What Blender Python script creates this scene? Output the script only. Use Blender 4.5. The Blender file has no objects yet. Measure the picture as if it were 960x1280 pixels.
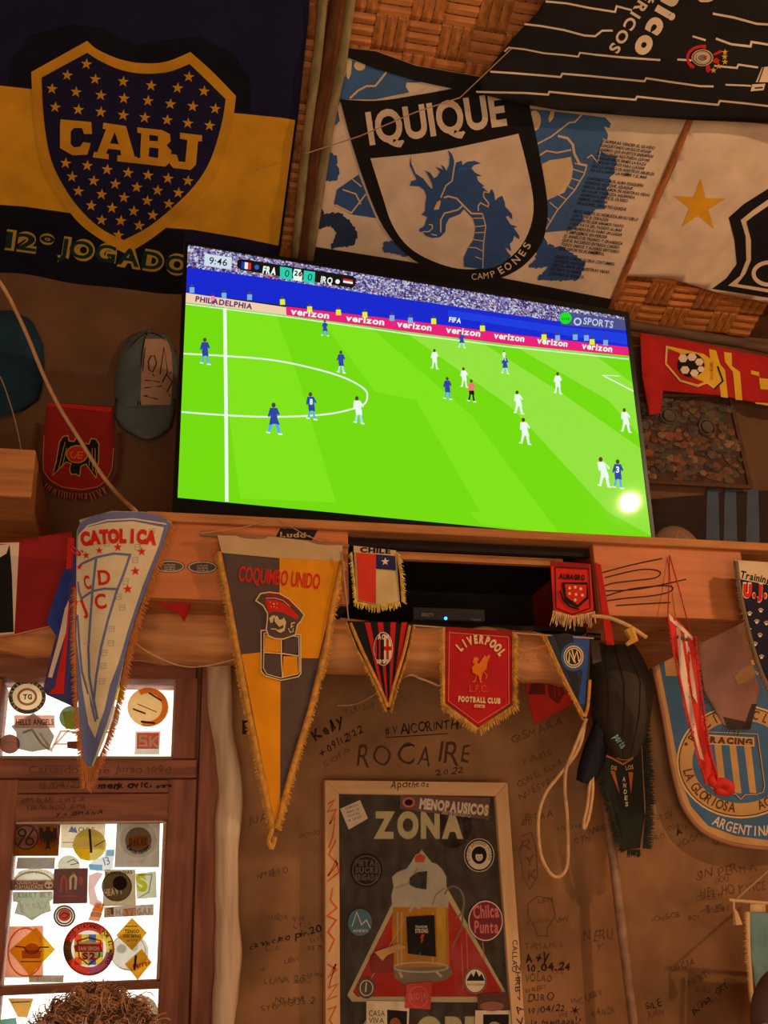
import bpy, math, random
from mathutils import Vector, Matrix
from mathutils.geometry import tessellate_polygon
import bmesh
random.seed(7)
SC = bpy.context.scene
COL = SC.collection
# ------------------------------------------------------------------ camera
FOC, PITCH, YAW, ROLL = 1315.0, math.radians(21.2), math.radians(13.3), math.radians(-1.8)
CAM = Vector((0, 0, 1.6))
_f = Vector((math.sin(YAW)*math.cos(PITCH), math.cos(YAW)*math.cos(PITCH), math.sin(PITCH)))
_r0 = Vector((math.cos(YAW), -math.sin(YAW), 0)); _u0 = _r0.cross(_f)
RT = _r0*math.cos(ROLL) + _u0*math.sin(ROLL); UP = -_r0*math.sin(ROLL) + _u0*math.cos(ROLL)
cd = bpy.data.cameras.new('camera'); cam = bpy.data.objects.new('camera', cd); COL.objects.link(cam)
cd.sensor_fit = 'VERTICAL'; cd.sensor_height = 36; cd.lens = FOC*36/1280; cd.clip_start = .02
m = Matrix((RT, UP, -_f)).transposed().to_4x4(); m.translation = CAM; cam.matrix_world = m
SC.camera = cam
def ray(px, py): return (_f + RT*((px-480)/FOC) + UP*((640-py)/FOC)).normalized()
def hit(px, py, p0, n):
    d = ray(px, py); return CAM + d*((p0-CAM).dot(n)/d.dot(n))
def at(px, py, Y): return hit(px, py, Vector((0, Y, 0)), Vector((0, -1, 0)))
# ------------------------------------------------------------------ world, lamps, exposure
W = bpy.data.worlds.new('daylight'); SC.world = W; W.use_nodes = True
W.node_tree.nodes['Background'].inputs[0].default_value = (1, .93, .84, 1)
W.node_tree.nodes['Background'].inputs[1].default_value = 2.2
SC.view_settings.view_transform = 'Standard'; SC.view_settings.look = 'None'
SC.view_settings.exposure = 0.0; SC.view_settings.gamma = 1; SC.view_settings.use_curve_mapping = False
SC.cycles.max_bounces = 6; SC.cycles.sample_clamp_indirect = 4
# planes
WALL_Y = 2.70; SLOPE = math.radians(21.7)
NW = Vector((0, -1, 0))
NC = Vector((0, -math.sin(SLOPE), -math.cos(SLOPE)))         # roof, facing down
ROOF0 = at(880, 416, WALL_Y)
TVC = Vector((.619, 2.157, 2.753)); _ty, _tt = .0741, .0235
NT = Vector((math.sin(_ty), -math.cos(_ty), 0)); NT = (NT*math.cos(_tt) - Vector((0, 0, 1))*math.sin(_tt)).normalized()
def lamp(name, kind, loc, power, col, **k):
    d = bpy.data.lights.new(name, kind); d.energy = power; d.color = col
    for a, b in k.items(): setattr(d, a, b)
    o = bpy.data.objects.new(name, d); o.location = loc; COL.objects.link(o); return o
_h = hit(787, 628, TVC, NT); _d = ray(787, 628); _refl = (_d - NT*2*_d.dot(NT)).normalized()
BULB = _h + _refl*2.3
lamp('bulb_light', 'POINT', BULB, 68, (1, .67, .40), shadow_soft_size=.028)
l = lamp('soft_fill', 'AREA', (-.1, -1.6, .95), 56, (1, .77, .54), shape='RECTANGLE', size=2.4, size_y=1.8)  # added soft fill behind the camera; the wall there has no opening
l.rotation_euler = (math.radians(108), 0, math.radians(-8))
l = lamp('right_side_light', 'POINT', (2.2, .9, 1.5), 12, (1, .60, .30), shadow_soft_size=.12)  # weak warm point light at the right, near eye height
# ------------------------------------------------------------------ materials
MATS = {}
def lin(c):
    return tuple((v/255/12.92 if v/255 <= .04045 else ((v/255+.055)/1.055)**2.4) for v in c) + (1,)
def mat(name, rgb, rough=.85, var=.18, scale=25, stretch=(1, 1, 1), bump=.15, metal=0, emit=0, trans=0, coat=0, fine=0):
    if name in MATS: return MATS[name]
    M = bpy.data.materials.new(name); M.use_nodes = True; nt = M.node_tree; N = nt.nodes; L = nt.links
    b = N['Principled BSDF']; out = N['Material Output']
    c = lin(rgb)
    tc = N.new('ShaderNodeTexCoord'); mp = N.new('ShaderNodeMapping'); L.new(tc.outputs['Object'], mp.inputs[0])
    mp.inputs['Scale'].default_value = stretch
    no = N.new('ShaderNodeTexNoise'); no.inputs['Scale'].default_value = scale; no.inputs['Detail'].default_value = 5
    L.new(mp.outputs[0], no.inputs['Vector'])
    mx = N.new('ShaderNodeMix'); mx.data_type = 'RGBA'
    mx.inputs['A'].default_value = tuple(v*(1-var) for v in c[:3])+(1,)
    mx.inputs['B'].default_value = tuple(min(1, v*(1+var)) for v in c[:3])+(1,)
    cr = N.new('ShaderNodeMapRange'); cr.inputs[1].default_value = .3; cr.inputs[2].default_value = .7
    L.new(no.outputs[0], cr.inputs[0]); L.new(cr.outputs[0], mx.inputs['Factor'])
    L.new(mx.outputs['Result'], b.inputs['Base Color'])
    b.inputs['Roughness'].default_value = rough; b.inputs['Metallic'].default_value = metal
    b.inputs['Specular IOR Level'].default_value = .25
    if coat: b.inputs['Coat Weight'].default_value = coat; b.inputs['Coat Roughness'].default_value = .05
    if bump:
        bp = N.new('ShaderNodeBump'); bp.inputs['Strength'].default_value = bump; bp.inputs['Distance'].default_value = .004
        src = no.outputs[0]
        if fine:
            n2 = N.new('ShaderNodeTexNoise'); n2.inputs['Scale'].default_value = fine; n2.inputs['Detail'].default_value = 3
            L.new(mp.outputs[0], n2.inputs['Vector']); src = n2.outputs[0]
        L.new(src, bp.inputs['Height']); L.new(bp.outputs[0], b.inputs['Normal'])
    if emit:
        b.inputs['Base Color'].default_value = (.01, .01, .01, 1)
        for l_ in list(b.inputs['Base Color'].links): L.remove(l_)
        L.new(mx.outputs['Result'], b.inputs['Emission Color']); b.inputs['Emission Strength'].default_value = emit
    if trans:
        t = N.new('ShaderNodeBsdfTranslucent'); L.new(mx.outputs['Result'], t.inputs[0])
        ms = N.new('ShaderNodeMixShader'); ms.inputs[0].default_value = trans
        L.new(b.outputs[0], ms.inputs[1]); L.new(t.outputs[0], ms.inputs[2]); L.new(ms.outputs[0], out.inputs[0])
    MATS[name] = M; return M
def cloth(name, rgb, **k):
    k.setdefault('var', .12); k.setdefault('scale', 14); k.setdefault('bump', .12); k.setdefault('fine', 420)
    return mat(name, rgb, rough=.92, **k)
def wood(name, rgb, axis='x', **k):
    st = {'x': (1, 9, 9), 'z': (9, 9, 1), 'y': (9, 1, 9)}[axis]
    k.setdefault('var', .35); k.setdefault('scale', 6); k.setdefault('bump', .35)
    return mat(name, rgb, rough=k.pop('rough', .7), stretch=st, **k)
def tvm(rgb, e=1.0):
    return mat('screen_%d_%d_%d' % rgb, rgb, rough=.042, var=.0, bump=0, emit=e)
def paint(rgb): return mat('print_%d_%d_%d' % rgb, rgb, rough=.85, var=.08, bump=0, scale=40)
def film(rgb): return mat('sticker_%d_%d_%d' % rgb, tuple(int(255*(v/255)**.75) for v in rgb), rough=.5, var=.06, bump=0, scale=60, trans=.9)
def glass(name):
    M = bpy.data.materials.new(name); M.use_nodes = True; nt = M.node_tree; N = nt.nodes; L = nt.links
    for n in list(N):
        if n.type != 'OUTPUT_MATERIAL': N.remove(n)
    t = N.new('ShaderNodeBsdfTransparent'); t.inputs[0].default_value = (.96, .96, .94, 1)
    g = N.new('ShaderNodeBsdfGlossy'); g.inputs['Roughness'].default_value = .03
    no = N.new('ShaderNodeTexNoise'); no.inputs['Scale'].default_value = 12
    df = N.new('ShaderNodeBsdfTranslucent'); df.inputs[0].default_value = (.95, .93, .88, 1)
    m1 = N.new('ShaderNodeMixShader'); m2 = N.new('ShaderNodeMixShader'); fr = N.new('ShaderNodeFresnel')
    mr = N.new('ShaderNodeMapRange'); mr.inputs[1].default_value = .4; mr.inputs[2].default_value = .75; mr.inputs[4].default_value = .18
    L.new(no.outputs[0], mr.inputs[0]); L.new(mr.outputs[0], m2.inputs[0])
    L.new(fr.outputs[0], m1.inputs[0]); L.new(t.outputs[0], m1.inputs[1]); L.new(g.outputs[0], m1.inputs[2])
    L.new(m1.outputs[0], m2.inputs[1]); L.new(df.outputs[0], m2.inputs[2]); L.new(m2.outputs[0], N['Material Output'].inputs[0])
    return M
# ------------------------------------------------------------------ objects
def tag(o, label=None, cat=None, group=None, kind=None):
    if label: o['label'] = label
    if cat: o['category'] = cat
    if group: o['group'] = group
    if kind: o['kind'] = kind
    return o
def root(name, label, cat, loc, group=None, kind=None):
    o = bpy.data.objects.new(name, None); o.empty_display_size = .05; COL.objects.link(o); o.location = loc
    return tag(o, label, cat, group, kind)
def worldloc(o):
    v = Vector((0, 0, 0))
    while o is not None: v += o.location; o = o.parent
    return v
def link(name, V, Fc, mats, mi=None, parent=None, loc=None, smooth=False):
    if parent is not None: base = worldloc(parent); oloc = Vector((0, 0, 0))
    else:
        base = Vector(loc) if loc is not None else sum((Vector(v) for v in V), Vector())/max(1, len(V)); oloc = base
    me = bpy.data.meshes.new(name); me.from_pydata([tuple(Vector(v)-base) for v in V], [], Fc)
    if not isinstance(mats, (list, tuple)): mats = [mats]
    for q in mats: me.materials.append(q)
    if mi: me.polygons.foreach_set('material_index', mi)
    if smooth: me.polygons.foreach_set('use_smooth', [True]*len(me.polygons))
    me.update(); o = bpy.data.objects.new(name, me); COL.objects.link(o)
    o.location = oloc
    if parent is not None: o.parent = parent
    return o
class MB:
    def __init__(s): s.V = []; s.F = []; s.mi = []; s.m = 0
    def face(s, idx): s.F.append(tuple(idx)); s.mi.append(s.m)
    def hexa(s, p):      # 8 points: bottom ring 0-3, top ring 4-7
        b = len(s.V); s.V += [Vector(q) for q in p]
        for f in ((3, 2, 1, 0), (4, 5, 6, 7), (0, 1, 5, 4), (1, 2, 6, 5), (2, 3, 7, 6), (3, 0, 4, 7)): s.face([b+i for i in f])
    def box(s, a, b):
        x0, y0, z0 = a; x1, y1, z1 = b
        s.hexa([(x0, y0, z0), (x1, y0, z0), (x1, y1, z0), (x0, y1, z0), (x0, y0, z1), (x1, y0, z1), (x1, y1, z1), (x0, y1, z1)])
    def tube(s, pts, r, n=8, cap=True, flat=1.0):
        pts = [Vector(p) for p in pts]; k = len(pts)
        rr = r if isinstance(r, (list, tuple)) else [r]*k
        b = len(s.V); ref = None
        for i, p in enumerate(pts):
            t = (pts[min(i+1, k-1)]-pts[max(i-1, 0)])
            t = t.normalized() if t.length > 1e-9 else Vector((0, 0, 1))
            if ref is None: ref = Vector((0, 1, 0)) if abs(t.y) < .9 else Vector((1, 0, 0))
            a = (ref - t*ref.dot(t)).normalized(); c = t.cross(a); ref = a
            for j in range(n):
                w = 2*math.pi*j/n; s.V.append(p + a*(math.cos(w)*rr[i]*flat) + c*(math.sin(w)*rr[i]))
        for i in range(k-1):
            for j in range(n):
                j2 = (j+1) % n; s.face([b+i*n+j, b+i*n+j2, b+(i+1)*n+j2, b+(i+1)*n+j])
        if cap: s.face([b+j for j in range(n)][::-1]); s.face([b+(k-1)*n+j for j in range(n)])
    def grid(s, fn, nu, nv, close_u=False):
        b = len(s.V)
        for i in range(nu+1):
            for j in range(nv+1): s.V.append(Vector(fn(i/nu, j/nv)))
        for i in range(nu):
            for j in range(nv):
                q = b+i*(nv+1)+j; s.face([q, q+1, q+nv+2, q+nv+1])
    def build(s, name, mats, parent=None, loc=None, smooth=False, bevel=0, kind=None):
        o = link(name, s.V, s.F, mats, s.mi, parent, loc, smooth)
        if bevel:
            md = o.modifiers.new('bevel', 'BEVEL'); md.width = bevel; md.segments = 2; md.limit_method = 'ANGLE'
        if kind: o['kind'] = kind
        return o
def smoothpts(pts, n=6):
    P = [Vector(p) for p in pts]; out = []
    for i in range(len(P)-1):
        p0 = P[max(i-1, 0)]; p1 = P[i]; p2 = P[i+1]; p3 = P[min(i+2, len(P)-1)]
        for k in range(n):
            t = k/n
            out.append(.5*((2*p1)+(p2-p0)*t+(2*p0-5*p1+4*p2-p3)*t*t+(3*p1-p0-3*p2+p3)*t**3))
    out.append(P[-1]); return out
def rounded(pts, corners, n=4):
    """closed outline, smooth between the named corner points"""
    k = len(pts); ci = sorted(pts.index(q) for q in corners); out = []
    for a, b_ in zip(ci, ci[1:]+[ci[0]+k]):
        seg = [Vector((*pts[i % k], 0)) for i in range(a, b_+1)]
        out += [(v.x, v.y) for v in smoothpts(seg, n)[:-1]]
    return out
# ------------------------------------------------------------------ lettering
_G = {}
def glyph(c, bold=0.0):
    k = (c, bold)
    if k in _G: return _G[k]
    cu = bpy.data.curves.new('t', 'FONT'); cu.body = c; cu.offset = bold; cu.resolution_u = 4; cu.fill_mode = 'FRONT'
    o = bpy.data.objects.new('t', cu); COL.objects.link(o)
    dg = bpy.context.evaluated_depsgraph_get(); me = o.evaluated_get(dg).to_mesh()
    V = [(v.co.x/.7, v.co.y/.7) for v in me.vertices]; Fc = [tuple(p.vertices) for p in me.polygons]
    o.evaluated_get(dg).to_mesh_clear(); bpy.data.objects.remove(o); bpy.data.curves.remove(cu)
    if V:
        x0 = min(v[0] for v in V); x1 = max(v[0] for v in V); V = [(v[0]-x0, v[1]) for v in V]; w = x1-x0
    else: w = .35
    _G[k] = (V, Fc, w); return _G[k]
def string(s, bold=0.0, gap=.13, hand=0):
    V = []; Fc = []; x = 0; rg = random.Random(len(s)*7+ord(s[0]))
    for c in s:
        gv, gf, w = glyph(c, bold); b = len(V)
        if hand:
            t = rg.uniform(-.16, .16)*hand; k = 1+rg.uniform(-.18, .15)*hand; sx = 1+rg.uniform(-.25, .1)*hand; dy = rg.uniform(-.08, .1)*hand; sh = rg.uniform(-.05, .3)*hand
            gv = [((vx+vy*sh)*sx*k*math.cos(t)-vy*k*math.sin(t), vx*k*math.sin(t)+vy*k*math.cos(t)+dy+.05*math.sin(vx*7+vy*5)*hand) for vx, vy in gv]
        V += [(x+v[0], v[1]) for v in gv]; Fc += [tuple(b+i for i in f) for f in gf]; x += w+gap
    return V, Fc, max(x-gap, .01)
# ------------------------------------------------------------------ printed cloths, boards, stickers: drawn on their own plane
LAY = .00035
class Sheet:
    def __init__(s, p0, n, disp=None, step=10, lay=LAY):
        s.p0 = p0; s.n = n; s.disp = disp; s.step = min(step, 11); s.items = []; s.t = (0, 0, 1); s.lay = lay if (lay != LAY or not disp) else .0008
    def P(s, x, y, off=0):
        d = s.disp(x, y) if s.disp else 0
        return hit(x, y, s.p0 + s.n*(off+d), s.n)
    def X(s, p): return (s.t[0]+p[0]/s.t[2], s.t[1]+p[1]/s.t[2])
    def zoom(s, ox=0, oy=0, k=1): s.t = (ox, oy, k)
    def poly(s, pts, m, L=1, holes=()):
        loops = [[Vector((*s.X(p), 0)) for p in l] for l in [pts]+list(holes)]
        tr = tessellate_polygon(loops); V = [v for l in loops for v in l]
        s.items.append(([(v.x, v.y) for v in V], [tuple(t) for t in tr], m, L))
    def line(s, pts, w, m, L=2, closed=False):
        P = [Vector(s.X(p)) for p in pts]; w = w/2/s.t[2]
        if closed: P.append(P[0])
        V = []; Fc = []
        for i, p in enumerate(P):
            a = P[i]-P[i-1] if i > 0 else (P[1]-P[0] if not closed else P[0]-P[-2])
            b = P[i+1]-P[i] if i < len(P)-1 else (a if not closed else P[1]-P[0])
            if a.length < 1e-6: a = b
            if b.length < 1e-6: b = a
            t = a.normalized()+b.normalized()
            t = t.normalized() if t.length > .3 else a.normalized()
            n = Vector((-t.y, t.x)); k = w/max(.5, abs(n.dot(Vector((-a.y, a.x)).normalized())))
            V += [tuple(p+n*k), tuple(p-n*k)]
        for i in range(len(P)-1): Fc.append((2*i, 2*i+1, 2*i+3, 2*i+2))
        s.items.append((V, Fc, m, L))
    def disc(s, cx, cy, rx, ry, m, L=1, n=28, a=0):
        ca, sa = math.cos(a), math.sin(a)
        s.poly([(cx+rx*math.cos(t)*ca-ry*math.sin(t)*sa, cy+rx*math.cos(t)*sa+ry*math.sin(t)*ca) for t in [2*math.pi*i/n for i in range(n)]], m, L)
    def ring(s, cx, cy, rx, ry, w, m, L=2, n=32, a0=0, a1=360):
        pts = [(cx+rx*math.sin(math.radians(a0+(a1-a0)*i/n)), cy-ry*math.cos(math.radians(a0+(a1-a0)*i/n))) for i in range(n+(a1-a0 != 360))]
        s.line(pts, w, m, L, closed=(a1-a0 == 360))
    def star(s, cx, cy, r, m, L=2, rot=0, inner=.4, k=5):
        s.poly([(cx+(r if i % 2 == 0 else r*inner)*math.sin(rot+math.pi*i/k), cy-(r if i % 2 == 0 else r*inner)*math.cos(rot+math.pi*i/k)) for i in range(2*k)], m, L)
    def txt(s, t, a, b, h, m, L=3, bold=.0, slant=0, gap=.13, jit=0, hand=0):
        V, Fc, Wd = string(t, bold, gap, hand); a = Vector(s.X(a)); b = Vector(s.X(b)); h = h/s.t[2]
        d = (b-a); dn = d.normalized(); up = Vector((dn.y, -dn.x))
        up = (up+dn*slant)
        Q = []
        for v in V:
            p = a + d*(v[0]/Wd) + up*(v[1]*h)
            if jit: p += Vector((0, math.sin(v[0]*1.7+a.x)*jit))
            Q.append(tuple(p))
        if Q: s.items.append((Q, Fc, m, L))
    def arc(s, t, cx, cy, rx, ry, a0, a1, h, m, L=3, bold=0, inward=False, wd=.8):
        n = len(t); h = h/s.t[2]; AV = []; AF = []
        for i, c in enumerate(t):
            if c == ' ': continue
            A = math.radians(a0+(a1-a0)*((i+.5)/n)); V, Fc, w = glyph(c, bold)
            p = Vector(s.X((cx+rx*math.sin(A), cy-ry*math.cos(A)))); u = Vector((math.sin(A), -math.cos(A)))
            if inward: u = -u
            r = Vector((-u.y, u.x))
            AF += [tuple(i+len(AV) for i in f) for f in Fc]; AV += [tuple(p+r*((v[0]-w/2)*h*wd)+u*(v[1]*h)) for v in V]
        if AV: s.items.append((AV, AF, m, L))
    def build(s, name, pts, m, thick=.002, parent=None, loc=None, smooth=True):
        s.zoomed = s.t; s.t = (0, 0, 1)
        V3 = []; F3 = []; mi = []; mats = [m]
        def cut(V, Fc):
            if not s.disp: return V, Fc
            bm = bmesh.new(); vs = [bm.verts.new((x, y, 0)) for x, y in V]
            for f in Fc:
                try: bm.faces.new([vs[i] for i in f])
                except ValueError: pass
            for ax in (0, 1):
                c = [v[ax] for v in V]; k = math.floor(min(c)/s.step)+1
                while k*s.step < max(c):
                    co = [0, 0, 0]; co[ax] = k*s.step; no = [0, 0, 0]; no[ax] = 1
                    bmesh.ops.bisect_plane(bm, geom=bm.verts[:]+bm.edges[:]+bm.faces[:], plane_co=co, plane_no=no, dist=1e-4); k += 1
            bm.verts.ensure_lookup_table(); bm.verts.index_update()
            V = [(v.co.x, v.co.y) for v in bm.verts]; Fc = [tuple(v.index for v in f.verts) for f in bm.faces]; bm.free()
            return V, Fc
        def add(V, Fc, off, k):
            b = len(V3); Q = [s.P(x, y, off) for x, y in V]; V3.extend(Q)
            for f in Fc:
                nn = Vector((0, 0, 0))
                for i in range(1, len(f)-1): nn += (Q[f[i]]-Q[f[0]]).cross(Q[f[i+1]]-Q[f[0]])
                if nn.dot(s.n) < 0: f = f[::-1]
                F3.append(tuple(b+i for i in f)); mi.append(k)
        if pts:
            loop = [Vector((x, y, 0)) for x, y in pts]; tr = [tuple(t) for t in tessellate_polygon([loop])]
            V, Fc = cut(list(pts), tr)
            add(V, Fc, 0, 0); nb = len(F3); n0 = len(V)
            if thick > 0: V3.extend([s.P(x, y, 0)-s.n*thick for x, y in V])
            ec = {}
            for f in (F3[:nb] if thick > 0 else []):
                for i in range(len(f)):
                    e = (f[i], f[(i+1) % len(f)]); ec[e] = 1
            for f in (F3[:nb] if thick > 0 else []): F3.append(tuple(i+n0 for i in f[::-1])); mi.append(0)
            for e in ec:
                if (e[1], e[0]) not in ec: F3.append((e[1], e[0], e[0]+n0, e[1]+n0)); mi.append(0)
        cnt = {}
        for it in s.items: cnt[it[3]] = cnt.get(it[3], 0)+1
        seen = {}
        for (V, Fc, mm, L) in s.items:
            seen[L] = seen.get(L, 0)+1; L = L+.8*seen[L]/(cnt[L]+1)
            if mm not in mats: mats.append(mm)
            V, Fc = cut(V, Fc); add(V, Fc, L*s.lay, mats.index(mm))
        s.items = []; s.t = s.zoomed
        return link(name, V3, F3, mats, mi, parent, loc, smooth and bool(s.disp))
def fringe(sh, path, length, m, name='fringe', parent=None, gap=1.8, dirs=None, off=.002, r=.0011, jit=.35, down=0.0, wav=0):
    for ch in (parent.children if parent else ()):
        if ch.name.split('.')[0] == 'banner': parent = ch
    mb = MB(); P = [Vector(p) for p in path]
    for i in range(len(P)-1):
        a, b = P[i], P[i+1]; d = b-a; n = max(1, int(d.length/gap)); nr = Vector((-d.y, d.x)).normalized()
        if dirs == 'r': nr = -nr
        for k in range(n):
            p = a+d*((k+random.random()*.6)/n)
            v = (nr*(1-down)+Vector((0, 1))*down)
            v = v.normalized()*length*random.uniform(1-jit, 1.1); v += Vector((random.uniform(-.18, .18), random.uniform(-.1, .1)))*length
            o1 = random.uniform(0, .004)+off; q = p+v; mid = p+v*.5+Vector((random.uniform(-1, 1), random.uniform(-.6, .6)))*wav
            mb.tube([sh.P(p.x, p.y, off), sh.P(mid.x, mid.y, off+o1), sh.P(q.x, q.y, off*.5+o1*.5)], [r, r*.9, r*.55], n=3)
    return mb.build(name, m, parent, kind='stuff')
def pxtube(pts, r, n=8, sm=5):
    """pts are (px,py,Y)"""
    P = [at(*p) for p in pts]
    if sm: P = smoothpts(P, sm)
    mb = MB(); mb.tube(P, r, n); return mb
# ================================================================== THE ROOM
M_WALL = mat('adobe_plaster', (158, 114, 76), rough=.95, var=.34, scale=6, bump=.5, fine=38)
M_DOOR = wood('red_brown_door_wood', (158, 100, 76), 'z', var=.3)
M_DOORH = wood('red_brown_rail_wood', (158, 100, 76), 'x', var=.3)
M_SHELF = wood('orange_painted_board', (205, 122, 70), 'x', var=.14, scale=5, bump=.15, rough=.5)
M_SHELF2 = wood('shelf_edge_wood', (190, 125, 70), 'x', var=.25)
M_LOG = wood('debarked_log', (214, 144, 86), 'x', var=.3, scale=5, bump=.6)
M_POST = wood('bleached_post', (240, 202, 168), 'z', var=.3, scale=5, bump=.8)
M_CANE = wood('split_cane', (190, 118, 62), 'x', var=.45, scale=8, bump=.3, rough=.45)
M_CANEY = wood('split_cane_across', (176, 108, 56), 'y', var=.45, scale=8, bump=.3, rough=.45)
M_BAMB = wood('grey_bamboo', (150, 132, 92), 'y', var=.35, scale=6, rough=.5)
M_DARK = mat('black_plastic', (14, 13, 13), rough=.35, var=.1, bump=0)
M_INK = mat('marker_ink', (58, 34, 26), rough=.8, var=.1, bump=0)
M_INK2 = mat('faded_marker_ink', (116, 80, 56), rough=.9, var=.2, bump=0)
M_INK3 = mat('brown_marker_ink', (86, 56, 40), rough=.8, var=.2, bump=0)
M_CORD = mat('beige_cord', (216, 170, 120), rough=.8, var=.15, scale=60, bump=.4)
M_STR = mat('thin_string', (190, 150, 110), rough=.9, var=.1, bump=0)
GOLD = mat('gold_fringe', (205, 150, 62), rough=.7, var=.35, scale=70, bump=.2)
GOLD2 = mat('yellow_fringe', (228, 196, 96), rough=.7, var=.3, scale=70, bump=.2)
XL, XR, YB, = -1.25, 3.0, -2.0
def roofz(Y): return ROOF0.z + (WALL_Y-Y)*math.tan(SLOPE)
# openings in the back wall
T0 = at(-150, 842, WALL_Y); T1 = at(246, 842, WALL_Y); HOLE_X0 = at(-150, 1130, 2.66).x+.03; HOLE_X1 = T1.x; HOLE_Z = at(120, 838, WALL_Y).z
mb = MB()
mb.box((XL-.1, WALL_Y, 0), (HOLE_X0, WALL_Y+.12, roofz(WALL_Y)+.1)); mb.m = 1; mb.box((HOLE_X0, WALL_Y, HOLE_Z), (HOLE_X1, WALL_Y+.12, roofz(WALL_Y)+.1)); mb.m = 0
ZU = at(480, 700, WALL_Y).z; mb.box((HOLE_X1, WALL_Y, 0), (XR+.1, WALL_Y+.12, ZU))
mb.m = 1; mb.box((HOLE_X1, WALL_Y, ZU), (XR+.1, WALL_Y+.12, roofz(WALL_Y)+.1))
wall = mb.build('wall_back', [M_WALL, mat('shaded_upper_plaster', (112, 80, 54), rough=.9, var=.25, scale=4, bump=.5, fine=38)], loc=(0, WALL_Y, 0)); tag(wall, 'brown adobe wall behind the shelf, covered in marker graffiti', kind='structure')  # second plaster: shade above the shelf put into a darker wall colour
for nm, x in (('wall_left', XL-.1), ('wall_right', XR)):
    mb = MB(); z1 = roofz(YB)+.1; z0 = roofz(WALL_Y)+.1
    mb.hexa([(x, YB, 0), (x+.1, YB, 0), (x+.1, WALL_Y, 0), (x, WALL_Y, 0), (x, YB, z1), (x+.1, YB, z1), (x+.1, WALL_Y, z0), (x, WALL_Y, z0)])
    tag(mb.build(nm, M_WALL, loc=(x, 0, 0)), 'brown adobe side wall', kind='structure')
mb = MB(); mb.box((XL-.1, YB-.1, 0), (XR+.1, YB, roofz(YB)+.1)); tag(mb.build('wall_front', M_WALL, loc=(0, YB, 0)), 'brown adobe wall at the entrance side', kind='structure')
mb = MB(); mb.box((XL-.1, YB-.1, -.1), (XR+.1, WALL_Y+.12, 0)); tag(mb.build('floor', mat('packed_earth_floor', (120, 90, 66), scale=5), loc=(0, 0, 0)), 'packed earth floor', kind='structure')
# roof underside with woven split cane
def RC(a, b, h): # a along X, b up-slope from the wall, h below the roof
    return Vector((a, WALL_Y, roofz(WALL_Y))) + Vector((0, -math.cos(SLOPE), math.sin(SLOPE)))*b + NC*h
mb = MB(); LB = (WALL_Y-YB)/math.cos(SLOPE)
mb.hexa([RC(XL-.1, -.1, 0), RC(XR+.1, -.1, 0), RC(XR+.1, LB+.1, 0), RC(XL-.1, LB+.1, 0), RC(XL-.1, -.1, -.08), RC(XR+.1, -.1, -.08), RC(XR+.1, LB+.1, -.08), RC(XL-.1, LB+.1, -.08)])
ceil = mb.build('ceiling', mat('roof_reed_backing', (80, 48, 26), var=.3), loc=(0, WALL_Y, roofz(WALL_Y))); tag(ceil, 'sloping roof underside of woven split cane', kind='structure')
PIT = .028; BLK = 3
def strip(along_x, fixed, s0, s1, par):
    mb = MB(); V = []; n = int((s1-s0)/(PIT*BLK)); w = PIT*.45
    for k in range(n+1):
        hh = .011 if (k+par) % 2 == 0 else .004
        for q in (.08, .92):
            s = s0+(k+q)*PIT*BLK
            for (sd, dh) in ((-w, -.002), (0, .0015), (w, -.002)):
                V.append(RC(s, fixed+sd, hh+dh) if along_x else RC(fixed+sd, s, hh+dh))
    mb.V = V
    for i in range(len(V)//3-1):
        for j in (0, 1): mb.face([3*i+j, 3*i+j+1, 3*i+j+4, 3*i+j+3])
    return mb
S0 = .35; 
proto = {}
for i in range(72):
    b = .02+i*PIT; p = (i//BLK) % 2
    if p not in proto:
        o = strip(True, b, -.2-12*PIT*BLK, 1.9, p).build('cane_strip', M_CANE, ceil); proto[p] = (o, b)
    else:
        o = proto[p][0].copy(); COL.objects.link(o); o.parent = ceil; d = RC(0, b, 0)-RC(0, proto[p][1], 0); o.location = d
proto = {}
for i in range(-36, 75):
    a = -.2+(i+.5)*PIT; p = (i//BLK+1) % 2
    if p not in proto:
        o = strip(False, a, .01, 2.05, p).build('cane_strip', M_CANEY, ceil); proto[p] = (o, a)
    else:
        o = proto[p][0].copy(); COL.objects.link(o); o.parent = ceil; o.location = Vector((a-proto[p][1], 0, 0))
# ------------------------------------------------------------------ door and transom window
def slab(x0, y0, x1, y1, Yf, Yb, parent, name, m, bevel=.003):
    a = at(x0, y0, Yf); b = at(x1, y0, Yf); c = at(x1, y1, Yf); d = at(x0, y1, Yf)
    xa = (a.x+d.x)/2; xb = (b.x+c.x)/2; zt = (a.z+b.z)/2; zb = (c.z+d.z)/2
    mb = MB(); mb.box((xa, Yf, zb), (xb, Yb, zt)); return mb.build(name, m, parent, bevel=bevel)
YF, YD = 2.66, 2.68
win = root('window_1', 'small transom window over the door, covered in stickers', None, at(110, 900, WALL_Y), kind='structure')
slab(-150, 806, 246, 846, YF, 2.80, win, 'top_rail', M_DOORH)
slab(-150, 949, 246, 972, YF, 2.80, win, 'bottom_rail', M_DOORH)
slab(219, 847, 246, 948, YF, 2.80, win, 'side_stile', M_DOOR)
slab(-150, 847, -1, 948, YF, 2.80, win, 'side_stile', M_DOOR)
MG = glass('window_glass')
slab(-3, 843, 223, 953, 2.735, 2.739, win, 'glass_pane', MG, 0)
PUTTY = wood('pale_glazing_bead', (212, 180, 140), 'x', var=.15)
slab(-2, 846, 220, 849, 2.70, 2.73, win, 'glazing_bead', PUTTY, .001); slab(-2, 945, 220, 949, 2.70, 2.73, win, 'glazing_bead', PUTTY, .001); slab(216, 848, 220, 947, 2.70, 2.73, win, 'glazing_bead', PUTTY, .001)
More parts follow.
